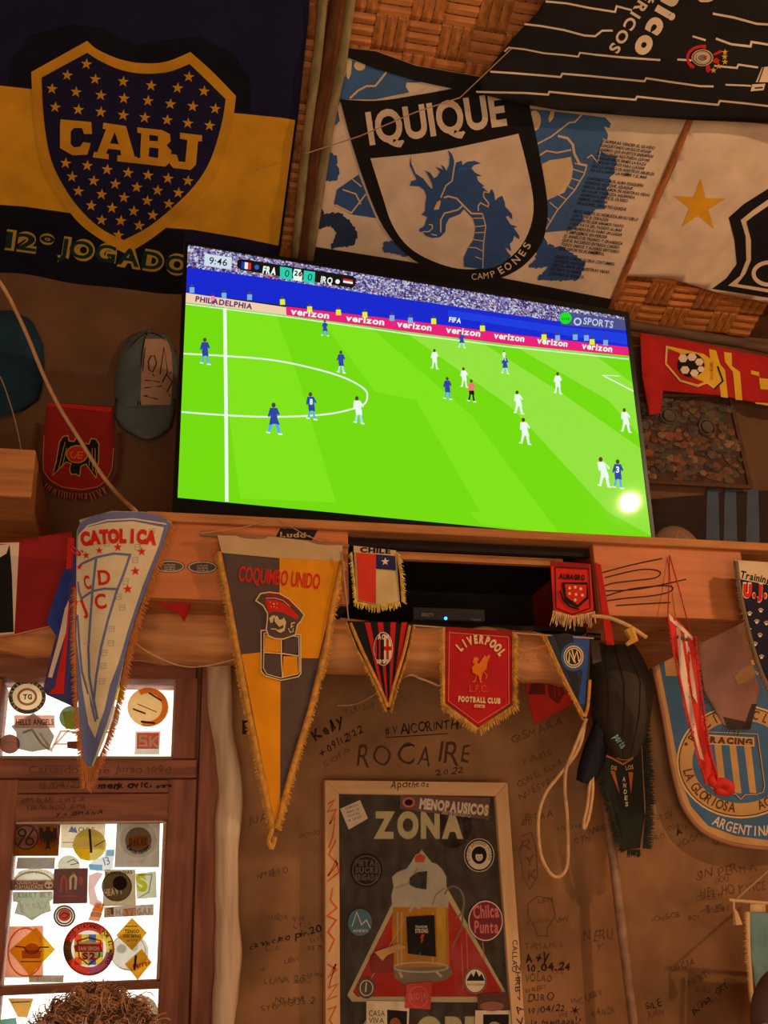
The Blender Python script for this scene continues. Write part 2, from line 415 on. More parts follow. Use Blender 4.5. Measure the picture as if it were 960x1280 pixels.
door = root('door_1', 'red-brown wooden door with stickered glass panes', None, Vector((at(100, 1100, WALL_Y).x, WALL_Y, 0)), kind='structure')
zt = at(100, 974, YD).z
def vbox(px0, px1, z0, z1, Yf, Yb, name, m, parent, pyr=1130, bevel=.003):
    mb = MB(); mb.box((at(px0, pyr, Yf).x, Yf, z0), (at(px1, pyr, Yf).x, Yb, z1)); return mb.build(name, m, parent, bevel=bevel)
vbox(204, 241, .02, zt, YD, 2.78, 'stile', M_DOOR, door)
vbox(-48, 9, .02, zt, YD, 2.78, 'stile', M_DOOR, door)
slab(-42, 992, 214, 1026, YD+.002, 2.78, door, 'rail', M_DOORH); slab(-42, 975, 236, 991, YD+.004, 2.78, door, 'rail', M_DOORH)
slab(-42, 1231, 212, 1241, YD+.002, 2.78, door, 'glazing_bar', M_DOORH); slab(-42, 1440, 212, 1470, YD+.002, 2.78, door, 'rail', M_DOORH)
slab(-46, 1022, 206, 1236, 2.735, 2.739, door, 'glass_pane', MG, 0); slab(-46, 1237, 206, 1450, 2.735, 2.739, door, 'glass_pane', MG, 0)
slab(10, 1026, 204, 1029, 2.70, 2.73, door, 'glazing_bead', PUTTY, .001); slab(2, 1228, 201, 1231, 2.70, 2.73, door, 'glazing_bead', PUTTY, .001)
slab(200, 1028, 204, 1230, 2.70, 2.73, door, 'glazing_bead', PUTTY, .001)
zb = at(100, 1460, YD).z
mb = MB(); mb.box((at(-42, 1130, YD).x, YD+.02, .02), (at(203, 1130, YD).x, 2.75, zb)); mb.build('bottom_panel', M_DOOR, door)
jamb = root('trim_1', 'red-brown door frame beside the bleached post', None, Vector((at(260, 1130, WALL_Y).x, WALL_Y, 0)), kind='structure')
mb = MB(); mb.box((at(243, 1130, YF).x, YF-.01, 0), (at(274, 1130, YF).x, 2.80, at(260, 800, YF).z)); mb.build('jamb', M_DOOR, jamb, bevel=.003)
mb = MB(); mb.box((at(-150, 1130, YF).x, YF, 0), (at(-49, 1130, YF).x, 2.80, at(-60, 972, YF).z)); mb.build('jamb', M_DOOR, jamb, bevel=.003)
# bleached, slightly crooked post
pts = [(272, 800), (274, 850), (276, 900), (284, 950), (288, 990), (284, 1040), (283, 1100), (284, 1150), (285, 1200), (282, 1240), (278, 1290), (274, 1400)]
P = smoothpts([at(x, y, 2.63) for x, y in pts], 5); P.append(Vector((P[-1].x, 2.63, 0)))
mb = MB(); mb.tube(P, [.029+.0022*math.sin(i*.35)+.0012*math.sin(i*.83+1) for i in range(len(P))], 14)
tag(mb.build('wooden_post', M_POST, smooth=True), 'crooked bleached bare wooden post right of the door frame', 'post')
mb = MB(); a = at(284, 1222, 2.6); mb.tube([a, a+Vector((.025, -.012, .012)), a+Vector((.032, -.016, .006))], [.012, .009, .005], 7)
# graffiti on wall, door and shelf -----------------------------------
gr = Sheet(Vector((0, WALL_Y, 0)), NW)
def G(t, a, b, h, m=M_INK, **k): gr.txt(t, a, b, h, m, L=2, hand=1, **k)
G('ROCAIRE', (446, 957), (590, 953), 26, M_INK3); G('#VAICORINTHIANS', (482, 919), (600, 909), 12, M_INK, bold=.01)
gr.line([(482, 922), (560, 917)], 1.2, M_INK)
G('Kelly', (394, 926), (430, 905), 13, M_INK, bold=.03); G('+ 09/12/22', (400, 947), (454, 914), 9, M_INK, bold=.015)
G('YURI 2019', (432, 893), (468, 885), 7, M_INK2); G('Sofia', (406, 960), (440, 938), 8, M_INK2); G('2022', (545, 970), (580, 966), 8, M_INK)
G('E', (303, 916), (311, 915), 14, M_INK, bold=.05); G('cavecleo pir.20', (312, 1187), (402, 1165), 8, M_INK, bold=.015)
G('JUAN P', (310, 1030), (360, 1022), 9, M_INK2); G('LUNA 23', (330, 1230), (380, 1226), 8, M_INK2); G('AMIGOS 21', (340, 1260), (395, 1254), 8, M_INK2)
G('GISMARA', (640, 930), (705, 905), 10, M_INK2); G('PARIS', (655, 956), (690, 944), 7, M_INK2); G('CON EL ALMA', (648, 985), (704, 955), 8, M_INK2); G('NUESTRA', (650, 1000), (700, 975), 8, M_INK2)
G('R', (648, 1064), (662, 1060), 12, M_INK2); G('Y', (656, 1084), (668, 1080), 12, M_INK2); G('K', (660, 1102), (672, 1098), 12, M_INK2)
gr.line([(652, 1046), (664, 1040), (670, 1060), (672, 1095), (662, 1112), (654, 1095), (650, 1066)], 1.2, M_INK2)
gr.line([(660, 1130), (672, 1120), (690, 1124), (694, 1145), (684, 1160), (684, 1170), (672, 1170), (668, 1158), (660, 1146)], 1.2, M_INK2, closed=True)
G('TAMAMES', (656, 1187), (704, 1185), 8, M_INK2); G('A+V', (657, 1203), (686, 1204), 12, M_INK, bold=.04); G('10.04.24', (660, 1215), (713, 1213), 9, M_INK, bold=.03)
G('VOLAO', (656, 1228), (690, 1226), 9, M_INK2, bold=.01); G('DURO', (660, 1252), (692, 1250), 9, M_INK, bold=.0); G('19/04/22', (662, 1268), (706, 1264), 8, M_INK)
gr.star(719, 1263, 7, M_INK, rot=.2, inner=.25, k=6); G('la buenaaa!!', (664, 1283), (724, 1280), 9, M_INK)
G('NERU', (730, 1178), (768, 1172), 13, M_INK2); G('Y', (744, 1188), (752, 1188), 8, M_INK2); G('XANDE', (738, 1270), (770, 1266), 9, M_INK2)
G('SILE', (808, 1262), (828, 1258), 9, M_INK); G('JUAN', (810, 1272), (830, 1268), 8, M_INK2)
G('SIN PERMA', (870, 1100), (948, 1088), 11, M_INK2); G('HEY HOY VICE', (876, 1122), (958, 1112), 11, M_INK2); G('15', (884, 1142), (910, 1138), 12, M_INK2)
G('VICHOTY', (848, 1060), (880, 1046), 7, M_INK2); G('A', (846, 1045), (852, 1041), 7, M_INK, bold=.03); G('RCL', (820, 1050), (834, 1046), 6, M_INK2)
G('Ana', (868, 1270), (890, 1250), 9, M_INK); G('GRT', (896, 1244), (912, 1236), 8, M_INK); G('LUCIA', (840, 1215), (870, 1205), 8, M_INK2); G('MARTI', (862, 1234), (888, 1220), 8, M_INK2)
for q in range(46):
    x = random.choice([random.uniform(810, 930), random.uniform(650, 740), random.uniform(305, 400)]); y = random.uniform(1010, 1275)
    if x > 930 and y > 1120: continue
    w = ''.join(random.choice('ABCEILMNORSTUV') for _ in range(random.randint(2, 6))); ln = len(w)*random.uniform(4, 7)
    G(w, (x, y), (x+ln, y-ln*random.uniform(-.05, .35)), random.uniform(5, 8), M_INK2, jit=.6)
g = gr.build('graffiti', None, M_INK, parent=wall); g['label'] = 'names and dates written on the wall in dark marker'
dg_ = Sheet(Vector((0, YF, 0)), NW)
dg_.txt('Cansado 2 de Junio 1990', (36, 967), (214, 966), 9, M_INK2, L=2, hand=1)
g = dg_.build('writing', None, M_INK2, parent=win)
dg_ = Sheet(Vector((0, YD-.001, 0)), NW)
dg_.txt('15/04/23', (50, 987), (100, 986), 9, M_INK2, L=2, hand=1); dg_.txt('menkovic,', (122, 986), (190, 984), 8, M_INK, L=2, bold=.04, hand=1); dg_.txt('m', (195, 985), (214, 984), 5, M_INK, L=2, bold=.03, hand=1)
dg_.txt('EMILIE 2023', (26, 1004), (104, 1002), 6, M_INK2, L=2, hand=1); dg_.txt('FERNANDO JAMIE', (34, 1013), (108, 1011), 6, M_INK2, L=2, hand=1); dg_.txt('y a SEMANA', (70, 1020), (128, 1018), 5, M_INK, L=2, slant=.3, hand=1)
g = dg_.build('writing', None, M_INK2, parent=door)
# ================================================================== SHELF UNDER THE TELEVISION
SF = 2.085                                            # front of the shelf
z_top = at(480, 656, SF).z; z_bot = at(480, 757, SF).z
nxL, nxR = at(436, 720, SF).x, at(747, 740, SF).x     # niche sides
xl, xr = at(186, 700, SF).x, at(934, 740, SF).x
sh = root('wall_shelf', 'long orange painted wooden shelf box under the television with an open niche', 'shelf', Vector(((xl+xr)/2, SF, z_bot)))
xe = at(1020, 700, SF).x
mb = MB(); mb.box((xl-.01, SF-.012, z_top-.020), (xe, WALL_Y, z_top)); mb.build('top_board', M_SHELF2, sh, bevel=.003)
mb = MB(); mb.box((xl, SF, z_bot), (nxL, SF+.018, z_top-.020)); mb.build('front_panel', M_SHELF, sh, bevel=.002)
mb = MB(); mb.box((nxR, SF, z_bot-.005), (xr, SF+.018, z_top-.020)); mb.build('front_panel', M_SHELF, sh, bevel=.002)
mb = MB(); mb.box((xl, SF+.018, z_bot), (nxL-.016, WALL_Y, z_bot+.014)); mb.build('bottom_board', M_SHELF2, sh)
mb = MB(); mb.box((nxR+.016, SF+.018, z_bot), (xr, WALL_Y, z_bot+.014)); mb.build('bottom_board', M_SHELF2, sh)
ZN = at(545, 816, 2.22).z + .064
mb = MB(); mb.box((nxL-.016, 2.20, ZN-.012), (nxR+.016, 2.5, ZN-.001)); mb.build('niche_floor', mat('shaded_niche_board', (34, 24, 20), rough=.8), sh)
mb = MB(); mb.box((nxL, SF+.06, z_top-.024), (nxR, 2.48, z_top-.0205)); mb.build('niche_shade_sheet', mat('shaded_niche_board', (34, 24, 20), rough=.8), sh)  # added dark sheet under the top board, painting the niche's shade
mb = MB(); mb.box((xl, SF+.018, z_bot+.014), (xl+.016, WALL_Y, z_top-.020)); mb.build('end_board', M_SHELF2, sh)
mb = MB(); mb.box((xr-.016, SF+.018, z_bot+.014), (xr, WALL_Y, z_top-.020)); mb.build('end_board', M_SHELF2, sh)
MBLK = mat('shaded_niche_board', (34, 24, 20), rough=.8)  # near-black colour carries the shade inside the niche
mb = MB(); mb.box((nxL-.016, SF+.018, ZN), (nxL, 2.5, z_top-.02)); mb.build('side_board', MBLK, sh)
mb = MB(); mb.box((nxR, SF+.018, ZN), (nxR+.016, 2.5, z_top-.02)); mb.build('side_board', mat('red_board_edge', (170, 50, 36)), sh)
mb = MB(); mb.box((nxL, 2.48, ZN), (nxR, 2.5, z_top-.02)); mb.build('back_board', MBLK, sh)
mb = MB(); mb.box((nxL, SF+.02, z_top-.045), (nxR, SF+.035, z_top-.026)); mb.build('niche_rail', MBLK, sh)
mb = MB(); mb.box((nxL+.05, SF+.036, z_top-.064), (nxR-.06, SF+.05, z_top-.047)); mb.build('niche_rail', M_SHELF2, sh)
sg = Sheet(Vector((0, SF, 0)), NW)
for pts in ([(752, 716), (790, 706), (828, 698)], [(756, 722), (800, 712), (824, 714), (820, 722), (790, 726), (762, 730), (752, 738), (800, 736), (858, 724)], [(754, 746), (790, 736), (834, 732), (840, 738), (820, 744), (780, 748), (752, 752)], [(770, 757), (800, 755), (838, 753)]):
    q = smoothpts([(x, y, 0) for x, y in pts], 5); sg.line([(v.x, v.y) for v in q], 1.5, M_INK, L=3)
g = sg.build('signature', None, M_INK, parent=sh); g['label'] = 'black marker signature scrawled on the right front panel'
# oval stickers and dark label on the shelf
def sticker(label, outline, plane, base, draw=None, group=None, off=.0006, disp=None, thick=.0005, name='sticker'):
    if group is None: group = 'stickers on the shelf front'
    s = Sheet(plane[0]+plane[1]*off, plane[1], disp, lay=.00007)
    if draw: draw(s)
    o = s.build(name, outline, base, thick=thick); tag(o, label, 'sticker', group); return o
def ell(cx, cy, rx, ry, n=24, a=0):
    return [(cx+rx*math.cos(2*math.pi*i/n)*math.cos(a)-ry*math.sin(2*math.pi*i/n)*math.sin(a), cy+rx*math.cos(2*math.pi*i/n)*math.sin(a)+ry*math.sin(2*math.pi*i/n)*math.cos(a)) for i in range(n)]
PSH = (Vector((0, SF, 0)), NW)
for (cx, cy, lb) in ((212, 708, 'small oval grey sticker on the shelf front, beside the white and red pennant'), (253, 709, 'small oval grey sticker on the shelf front, beside the orange pennant')):
    def dr(s, cx=cx, cy=cy):
        s.ring(cx, cy, 17, 6.5, 1.0, paint((225, 200, 170)), 2)
        for k in range(3): s.txt(['ALTIPLANO', 'SAN PEDRO', 'CHILE'][k], (cx-7, cy-1+k*3), (cx+7, cy-1+k*3), 2, paint((225, 200, 170)), 2)
    sticker(lb, ell(cx, cy, 19, 8), PSH, paint((96, 80, 70)), dr)
def dr(s):
    s.txt('PIZZA', (355, 661), (396, 661), 6, paint((200, 160, 110)), 2, slant=.3); s.txt('Ludd-', (350, 671), (388, 672), 6, paint((200, 160, 110)), 2, bold=.03)
sticker('dark rectangular sticker with pale lettering just under the television', [(352, 657), (398, 661), (390, 676), (344, 673)], PSH, paint((40, 32, 30)), dr)
# round log under the shelf
P = [at(-330, 762, 2.34), at(-60, 778, 2.30), at(60, 786, 2.28), at(165, 792, 2.265), at(270, 798, 2.25), at(400, 806, 2.235), at(545, 816, 2.22), at(640, 820, 2.21), at(712, 826, 2.205)]
P = smoothpts(P, 5); mb = MB(); mb.tube(P, [.060+.003*math.sin(i*.8)+.002*math.sin(i*2.3) for i in range(len(P))], 20)
lo = mb.build('log_beam', M_LOG, smooth=True); tag(lo, 'round orange-brown debarked log running below the shelf', 'beam')
# beam end on the left
mb = MB(); a = at(-80, 552, 2.25); b = at(45, 562, 2.25); c = at(45, 622, 2.25)
mb.box((a.x, 2.25, c.z), (b.x, WALL_Y, b.z)); o = mb.build('wooden_beam', M_SHELF2, bevel=.004); tag(o, 'sawn end of an orange wooden beam at the left edge, above the crimson flag', 'beam')
# poles
def pole(name, label, pts, r, m, n=12, sm=3, cat='pole', taper=None, plane=None):
    P = [hit(x, y, plane[0], plane[1]) for x, y in pts] if plane else [at(*p) for p in pts]
    P = smoothpts(P, sm) if sm else P
    mb = MB(); R = [r*(1+.06*math.sin(i*1.9)) for i in range(len(P))]; mb.tube(P, R, n)
    o = mb.build(name, m, smooth=True); return tag(o, label, cat)
def roofp(off): return (ROOF0+NC*off, NC)
pole('bamboo_pole', 'thin greenish bamboo roof pole beside the blue and yellow flag', [(408, -60), (398, 60), (384, 170), (368, 330)], .0125, M_BAMB, plane=roofp(.050))
pole('bamboo_pole', 'thin greenish bamboo roof pole running down beside the dragon banner', [(446, -60), (430, 60), (410, 170), (386, 330)], .0125, M_BAMB, plane=roofp(.062))
pole('roof_joist', 'brown rough roof joist between the two bamboo poles', [(432, -60), (414, 60), (396, 170), (374, 340)], .021, wood('brown_joist', (120, 72, 38), 'y'), plane=roofp(.022), cat='joist')
pole('roof_joist', 'thin brown roof joist between the dragon banner and the star flag', [(880, 108), (862, 150), (812, 268), (760, 390)], .0105, wood('light_joist', (176, 110, 62), 'y'), plane=roofp(.030), cat='joist')
pole('ceiling_pole', 'dark round pole along the top of the wall above the red and yellow scarf', [(770, 404, 2.62), (860, 418, 2.62), (930, 430, 2.62), (1010, 446, 2.62)], .016, wood('dark_pole', (96, 72, 56), 'x'))
pole('thin_pole', 'thin grey-brown metal pole leaning on the wall below the black furry pennant', [(740, 890, 2.63), (757, 1000, 2.62), (776, 1150, 2.60), (793, 1290, 2.585), (830, 1600, 2.555)], .0118, mat('scuffed_pole', (170, 132, 104), rough=.5, var=.3, scale=30), sm=2)
# ================================================================== TELEVISION
tv = root('television', 'large flat television showing a football match, standing on the wall shelf', 'television', TVC - Vector((0, 0, .33)) )
TO = [(231, 301), (786, 390), (820.5, 682.5), (216, 641)]; TI = [(235, 305), (781.5, 395.5), (816, 679), (222, 622)]
s = Sheet(TVC, NT)
def ringpoly(s, outer, inner, m, L): s.poly(outer, m, L, holes=[inner])
mb = MB(); fo = [s.P(x, y, .004) for x, y in TO]; fi = [s.P(x, y, .004) for x, y in TI]
for off in (.004, -.010):
    pass
V = []
for (x, y) in TO: V.append(s.P(x, y, .004))
for (x, y) in TI: V.append(s.P(x, y, .004))
for (x, y) in TO: V.append(s.P(x, y, .004)-NT*.016)
for (x, y) in TI: V.append(s.P(x, y, .004)-NT*.016)
mb.V = V
for i in range(4):
    j = (i+1) % 4
    mb.face([i, j, 4+j, 4+i][::-1]); mb.face([8+i, 8+j, 12+j, 12+i]); mb.face([i, 8+i, 8+j, j]); mb.face([4+i, 4+j, 12+j, 12+i])
mb.build('bezel', M_DARK, tv)
c = [s.P(x, y, -.012) for x, y in TO]; cb = [p-NT*.035 for p in c]; mid = sum(cb, Vector())/4; cb = [mid+(p-mid)*.93 for p in cb]
mb = MB(); mb.hexa([c[3], c[2], cb[2], cb[3], c[0], c[1], cb[1], cb[0]]); mb.build('back_cover', M_DARK, tv)
mb = MB(); mb.tube([s.P(219, 643, -.004), s.P(300, 652, -.004), s.P(395, 657, -.004)], [.009, .008, .005], 8); mb.build('bottom_lip', M_DARK, tv)
# picture: one flat emissive image
s = Sheet(TVC, NT, lay=.00012)
def crowd():
    M = bpy.data.materials.new('screen_crowd'); M.use_nodes = True; N = M.node_tree.nodes; L = M.node_tree.links
    b = N['Principled BSDF']; b.inputs['Base Color'].default_value = (.01, .01, .01, 1); b.inputs['Roughness'].default_value = .12
    tc = N.new('ShaderNodeTexCoord'); v = N.new('ShaderNodeTexVoronoi'); v.inputs['Scale'].default_value = 260
    L.new(tc.outputs['Object'], v.inputs['Vector'])
    r = N.new('ShaderNodeValToRGB'); e = r.color_ramp.elements
    cols = [(45, 40, 110), (120, 120, 190), (235, 235, 250), (90, 80, 140), (190, 130, 150), (215, 220, 240), (60, 60, 130), (150, 150, 205), (240, 240, 250)]
    e[0].color = lin(cols[0]); e[1].color = lin(cols[-1])
    for i, c in enumerate(cols[1:-1]): q = e.new((i+1)/len(cols)); q.color = lin(c)
    r.color_ramp.interpolation = 'CONSTANT'
    sp = N.new('ShaderNodeSeparateColor'); L.new(v.outputs['Color'], sp.inputs[0]); L.new(sp.outputs[0], r.inputs[0])
    L.new(r.outputs[0], b.inputs['Emission Color']); b.inputs['Emission Strength'].default_value = .75
    return M
GRN = tvm((116, 218, 12)); GR2 = tvm((146, 226, 60)); GR3 = tvm((108, 206, 8)); GR4 = tvm((128, 226, 24)); WH = tvm((235, 250, 235)); BL = tvm((12, 38, 205)); BL2 = tvm((20, 60, 225))
PK = tvm((232, 30, 120)); CRM = tvm((240, 205, 170)); NAV = tvm((40, 70, 160)); SKY = tvm((90, 170, 235)); BK = tvm((12, 14, 12)); TEAL = tvm((40, 205, 175)); PLAT = tvm((205, 220, 235)); YE = tvm((225, 240, 30)); SKN = tvm((90, 60, 40))
def yat(x, a, b): return a[1]+(b[1]-a[1])*(x-a[0])/(b[0]-a[0])
s.poly([(235, 305), (781.5, 395.5), (784.5, 420), (600, 392), (520, 377), (233, 334)], crowd(), 1)
s.poly([(233, 343), (520, 382), (640, 401), (784, 425), (786, 436), (233, 366)], BL, 2)
s.poly([(233, 334), (330, 347), (520, 376), (700, 402), (784, 412), (784, 428), (233, 348)], BL, 2)
s.poly([(560, 387), (700, 408), (784, 417), (784, 431), (560, 396)], BL2, 3)
s.poly([(700, 389), (781, 400), (784, 413), (701, 406)], tvm((80, 90, 150), .8), 3)
s.poly([(232.5, 366), (357.5, 384), (358, 394), (232, 378)], CRM, 3)
s.poly([(357.5, 383), (520, 402), (640, 418), (785.5, 434), (786.5, 445), (640, 431), (520, 416), (358, 394)], PK, 3)
s.poly([(232, 378), (358, 394), (520, 416), (640, 431), (786.5, 445), (816, 679), (222, 622)], GRN, 1)
for q, mm in (([(281, 384.5), (345, 392.5), (372, 470), (420, 628), (300, 623), (284, 500)], GR4), ([(400, 400), (462, 408), (590, 520), (700, 668), (600, 655), (520, 560), (440, 450)], GR4),
              ([(505, 414), (600, 427), (700, 490), (800, 560), (815, 670), (760, 640), (640, 510)], GR2), ([(640, 431), (740, 441), (792, 480), (800, 545), (760, 500)], GR2), ([(420, 480), (520, 500), (600, 640), (470, 640)], GRN)):
    s.poly(q, mm, 2)
def gl(pts, w, L=4, sm=True):
    if sm: pts = [(v.x, v.y) for v in smoothpts([(x, y, 0) for x, y in pts], 6)]
    s.line(pts, w, WH, L)
gl([(232, 380), (358, 396), (520, 419), (640, 434), (786, 449)], 1.2, sm=False)
gl([(281, 385), (282.5, 500), (283.5, 627)], 4.4, sm=False)
gl([(229, 442), (282, 445), (340, 450), (390, 460), (430, 472), (455, 486), (459, 497), (452, 507), (420, 516), (380, 520), (330, 521), (282, 519), (227, 515)], 2.0)
gl([(753, 469), (792, 489)], 1.4, sm=False); gl([(753, 469), (775, 470)], .8, sm=False)
def player(x, y, h, shirt, shorts, socks, lean=0, num=None, st=0):
    k = h/34.
    s.disc(x+lean*k, y-31*k, 2.3*k, 2.8*k, SKN, 6)
    s.poly([(x-4*k+lean*.8*k, y-28*k), (x+4*k+lean*.8*k, y-28*k), (x+4.2*k, y-15*k), (x-3.6*k, y-15*k)], shirt, 6)
    s.poly([(x-4*k+lean*k, y-28*k), (x-6.5*k, y-19*k), (x-5*k, y-17*k), (x-2.5*k, y-23*k)], shirt, 6)
    s.poly([(x+4*k+lean*k, y-28*k), (x+7*k, y-21*k), (x+5.5*k, y-19*k), (x+2.5*k, y-24*k)], shirt, 6)
    s.poly([(x-3.8*k, y-16*k), (x+4.4*k, y-16*k), (x+(5+st)*k, y-9*k), (x+1*k, y-10*k), (x-(3+st)*k, y-9*k)], shorts, 7)
    s.poly([(x-(3+st)*k, y-10*k), (x-.5*k, y-10*k), (x-(2.2+st)*k, y), (x-(5+st)*k, y)], socks, 6)
    s.poly([(x+1.5*k, y-10*k), (x+(4+st)*k, y-10*k), (x+(6+st)*k, y+1.5*k), (x+(3+st)*k, y+1.5*k)], socks, 6)
    s.poly([(x-(6.5+st)*k, y-1.5*k), (x-(2+st)*k, y-1*k), (x-(2+st)*k, y+.8*k), (x-(6.5+st)*k, y)], WH, 7)
    s.poly([(x+(3+st)*k, y), (x+(8+st)*k, y+1*k), (x+(8+st)*k, y+2.6*k), (x+(3+st)*k, y+2*k)], WH, 7)
    if num: s.txt(num, (x-2*k, y-18*k), (x+2*k, y-18*k), 7*k, WH, 8, bold=.04)
for a in ((342, 541, 38, NAV, NAV, SKY, 0, None, 2), (389, 523, 33, NAV, NAV, SKY, -1, '8', 0), (256, 454, 32, NAV, NAV, SKY, 0, None, 0), (426, 465, 27, NAV, NAV, tvm((190, 220, 250)), 0, None, 0), (406, 419, 19, NAV, NAV, SKY, 0, None, 2), (559, 498, 27, NAV, NAV, SKY, 0, None, 0), (577, 434, 19, NAV, NAV, tvm((190, 220, 250)), 0, None, 2), (631, 466, 22, NAV, NAV, tvm((190, 220, 250)), 0, None, 1), (772, 609, 35, NAV, NAV, SKY, 0, '3', 0),
          (448, 528, 33, WH, WH, tvm((170, 220, 240)), -2, None, 0), (543, 460, 24, WH, WH, WH, 0, None, 0), (580, 483, 24, WH, WH, WH, -1, None, 0), (697, 491, 26, WH, WH, WH, 0, None, 0), (648, 516, 28, WH, WH, WH, -2, None, 1), (656, 554, 32, WH, WH, WH, -2, None, 1), (782, 539, 29, WH, WH, WH, -2, None, 1), (755, 607, 36, WH, WH, WH, -4, None, 1), (630, 450, 12, WH, WH, WH, 0, None, 0),
          (589, 501, 27, tvm((235, 120, 110)), BK, BK, 0, None, 0), (266, 384, 17, tvm((240, 140, 150)), tvm((90, 90, 140)), tvm((160, 160, 160)), 0, None, 0)):
    player(*a)
for x, y in ((353, 380), (387, 389), (423, 393), (456, 396), (542, 404), (603, 413), (680, 424), (740, 430)):
    s.poly([(x-3, y-6), (x+3, y-6), (x+3.4, y+1), (x-3, y+1)], YE, 6); s.disc(x, y-8, 1.6, 1.8, SKN, 6)
for x, y in ((280, 371), (240, 364), (312, 373), (490, 399), (513, 402), (697, 424), (719, 423), (733, 424), (757, 430)):
    s.poly([(x-3, y-5), (x+3, y-5), (x+3, y+2), (x-3, y+2)], tvm((120, 175, 225)), 6); s.disc(x, y-7, 1.6, 1.8, SKN, 6)
s.txt('PHILADELPHIA', (244, 376.5), (315, 386.5), 6.5, tvm((90, 40, 120)), 8, bold=.04)
for x in (363, 432, 496, 557, 617, 671, 727):
    w = 48 if x < 450 else (43 if x < 600 else 38); y0 = yat(x, (358, 392.5), (786, 443)); y1 = yat(x+w, (358, 392.5), (786, 443))
    s.txt('verizon', (x, y0-.5), (x+w, y1-.5), 7.6, WH, 8, bold=.035, gap=.08)
s.txt('FIFA', (561, 402), (576, 404), 6, WH, 8, bold=.03)
# score plate
s.poly([(256, 317), (290, 322), (289, 337), (255, 332)], PLAT, 8); s.txt('9:46', (261, 329.5), (283.5, 332.5), 8.5, BK, 9, bold=.01)
s.poly([(297, 325), (301, 323.5), (441, 345), (445, 349), (444, 357), (440, 360), (301, 337.5), (296, 333)], BK, 8)
for k, cc in enumerate(((20, 50, 190), (240, 240, 240), (225, 40, 50))):
    s.poly([(302+k*4, 327+k*.6), (306+k*4, 327.6+k*.6), (305.6+k*4, 336+k*.6), (301.6+k*4, 335.4+k*.6)], tvm(cc), 9)
s.disc(321, 334, 3, 3, tvm((50, 90, 190)), 9); s.txt('FRA', (328, 341), (344.5, 343.5), 8.5, WH, 9, bold=.05)
s.poly([(350, 333), (365, 335.5), (365, 350), (350, 347.5)], TEAL, 9); s.poly([(380, 338), (394, 340), (393, 354.5), (379, 352)], TEAL, 9)
s.txt('0', (355.5, 345.5), (361, 346.3), 8.5, BK, 10); s.txt('0', (384, 350), (389.5, 351), 8.5, BK, 10)
s.poly([(368, 336), (376, 337), (378, 344), (377, 352), (367, 350), (366, 343)], WH, 9); s.txt('26', (367.5, 344), (377, 345.5), 6, BK, 10, bold=.04)
s.txt('IRQ', (400.5, 353), (415, 355.3), 8, WH, 9, bold=.03); s.disc(422, 352, 2.8, 2.8, WH, 9)
for k, cc in enumerate(((205, 40, 50), (240, 240, 240), (30, 30, 30))):
    s.poly([(429, 348+k*2.6), (441, 349.8+k*2.6), (441, 352.4+k*2.6), (429, 350.6+k*2.6)], tvm(cc), 9)
s.line([(326, 344.5), (350, 348)], 1, tvm((230, 40, 50)), 9)
s.disc(707, 397.5, 7.5, 7.5, tvm((20, 220, 40)), 8); s.txt('LIVE', (702.5, 399.5), (712, 400.5), 3, BK, 9)
s.txt('SPORTS', (729, 405), (766, 410), 8.5, tvm((190, 200, 240)), 8, bold=.02); s.ring(722, 402, 4, 4, 2, tvm((190, 200, 240)), 8)
pic = s.build('screen', TI, tvm((20, 30, 20)), .002, tv)
# ================================================================== BIG FLAGS UNDER THE ROOF
def wave(*terms):
    def f(x, y): return sum(a*math.sin(kx*x+ky*y+ph) for a, kx, ky, ph in terms)
    return f
C_NAVY = cloth('navy_cloth', (30, 28, 62)); C_YEL = cloth('amber_cloth', (232, 168, 40))
def spiky(pts, amp=9, per=26):
    out = []; n = len(pts); ar = sum(pts[i][0]*pts[(i+1) % n][1]-pts[(i+1) % n][0]*pts[i][1] for i in range(n)); sg = 1 if ar > 0 else -1
    for i in range(n):
        p = Vector(pts[i]); q = Vector(pts[(i+1) % n]); e = q-p; k = max(1, int(e.length/per)); nr = Vector((e.y, -e.x)).normalized()*sg
        for j in range(k): out.append(tuple(p+e*(j/k))); out.append(tuple(p+e*((j+.75)/k)+nr*amp*(.6+.4*math.sin(i*3+j*2))))
    return out
C_WHITE = cloth('cream_cloth', (232, 208, 180)); C_BLACK = cloth('black_cloth', (30, 26, 26)); C_BLUE = cloth('blue_printed_cloth', (62, 98, 150)); C_GREEN = cloth('green_black_cloth', (20, 36, 40))
# -- blue and yellow shield flag
s = Sheet(ROOF0+NC*.034, NC, wave((.008, .02, .012, 0), (.0035, .05, .004, 2), (.002, .01, .07, 1)), 18)
YL = cloth('amber_print', (222, 160, 40)); 
yt = [(-60, 100), (0, 107), (90, 117), (180, 128), (290, 141), (350, 147), (369, 150)]
yb = [(348, 307), (300, 297), (240, 287), (200, 284), (100, 268), (30, 258), (0, 256), (-60, 262)]
s.poly(yt+yb, C_YEL, 1)
glow = cloth('dark_halo_print', (18, 18, 34))
s.poly([(12, 106), (14, 74), (40, 44), (90, 30), (130, 36), (170, 56), (220, 48), (250, 46), (290, 66), (312, 96), (314, 140)], glow, 2)
s.poly([(-60, 262), (0, 257), (30, 259), (100, 269), (200, 285), (230, 290), (232, 400), (-60, 380)], glow, 1)
shield = [(109, 51), (122, 62), (150, 74), (178, 79), (208, 77), (238, 65), (266, 90), (295, 120), (290, 155), (276, 205), (255, 240), (225, 270), (190, 298), (158, 318), (130, 302), (100, 280), (75, 248), (52, 205), (42, 140), (39, 90)]
s.poly(rounded(shield, [(109, 51), (238, 65), (295, 120), (158, 318), (39, 90)]), YL, 4)
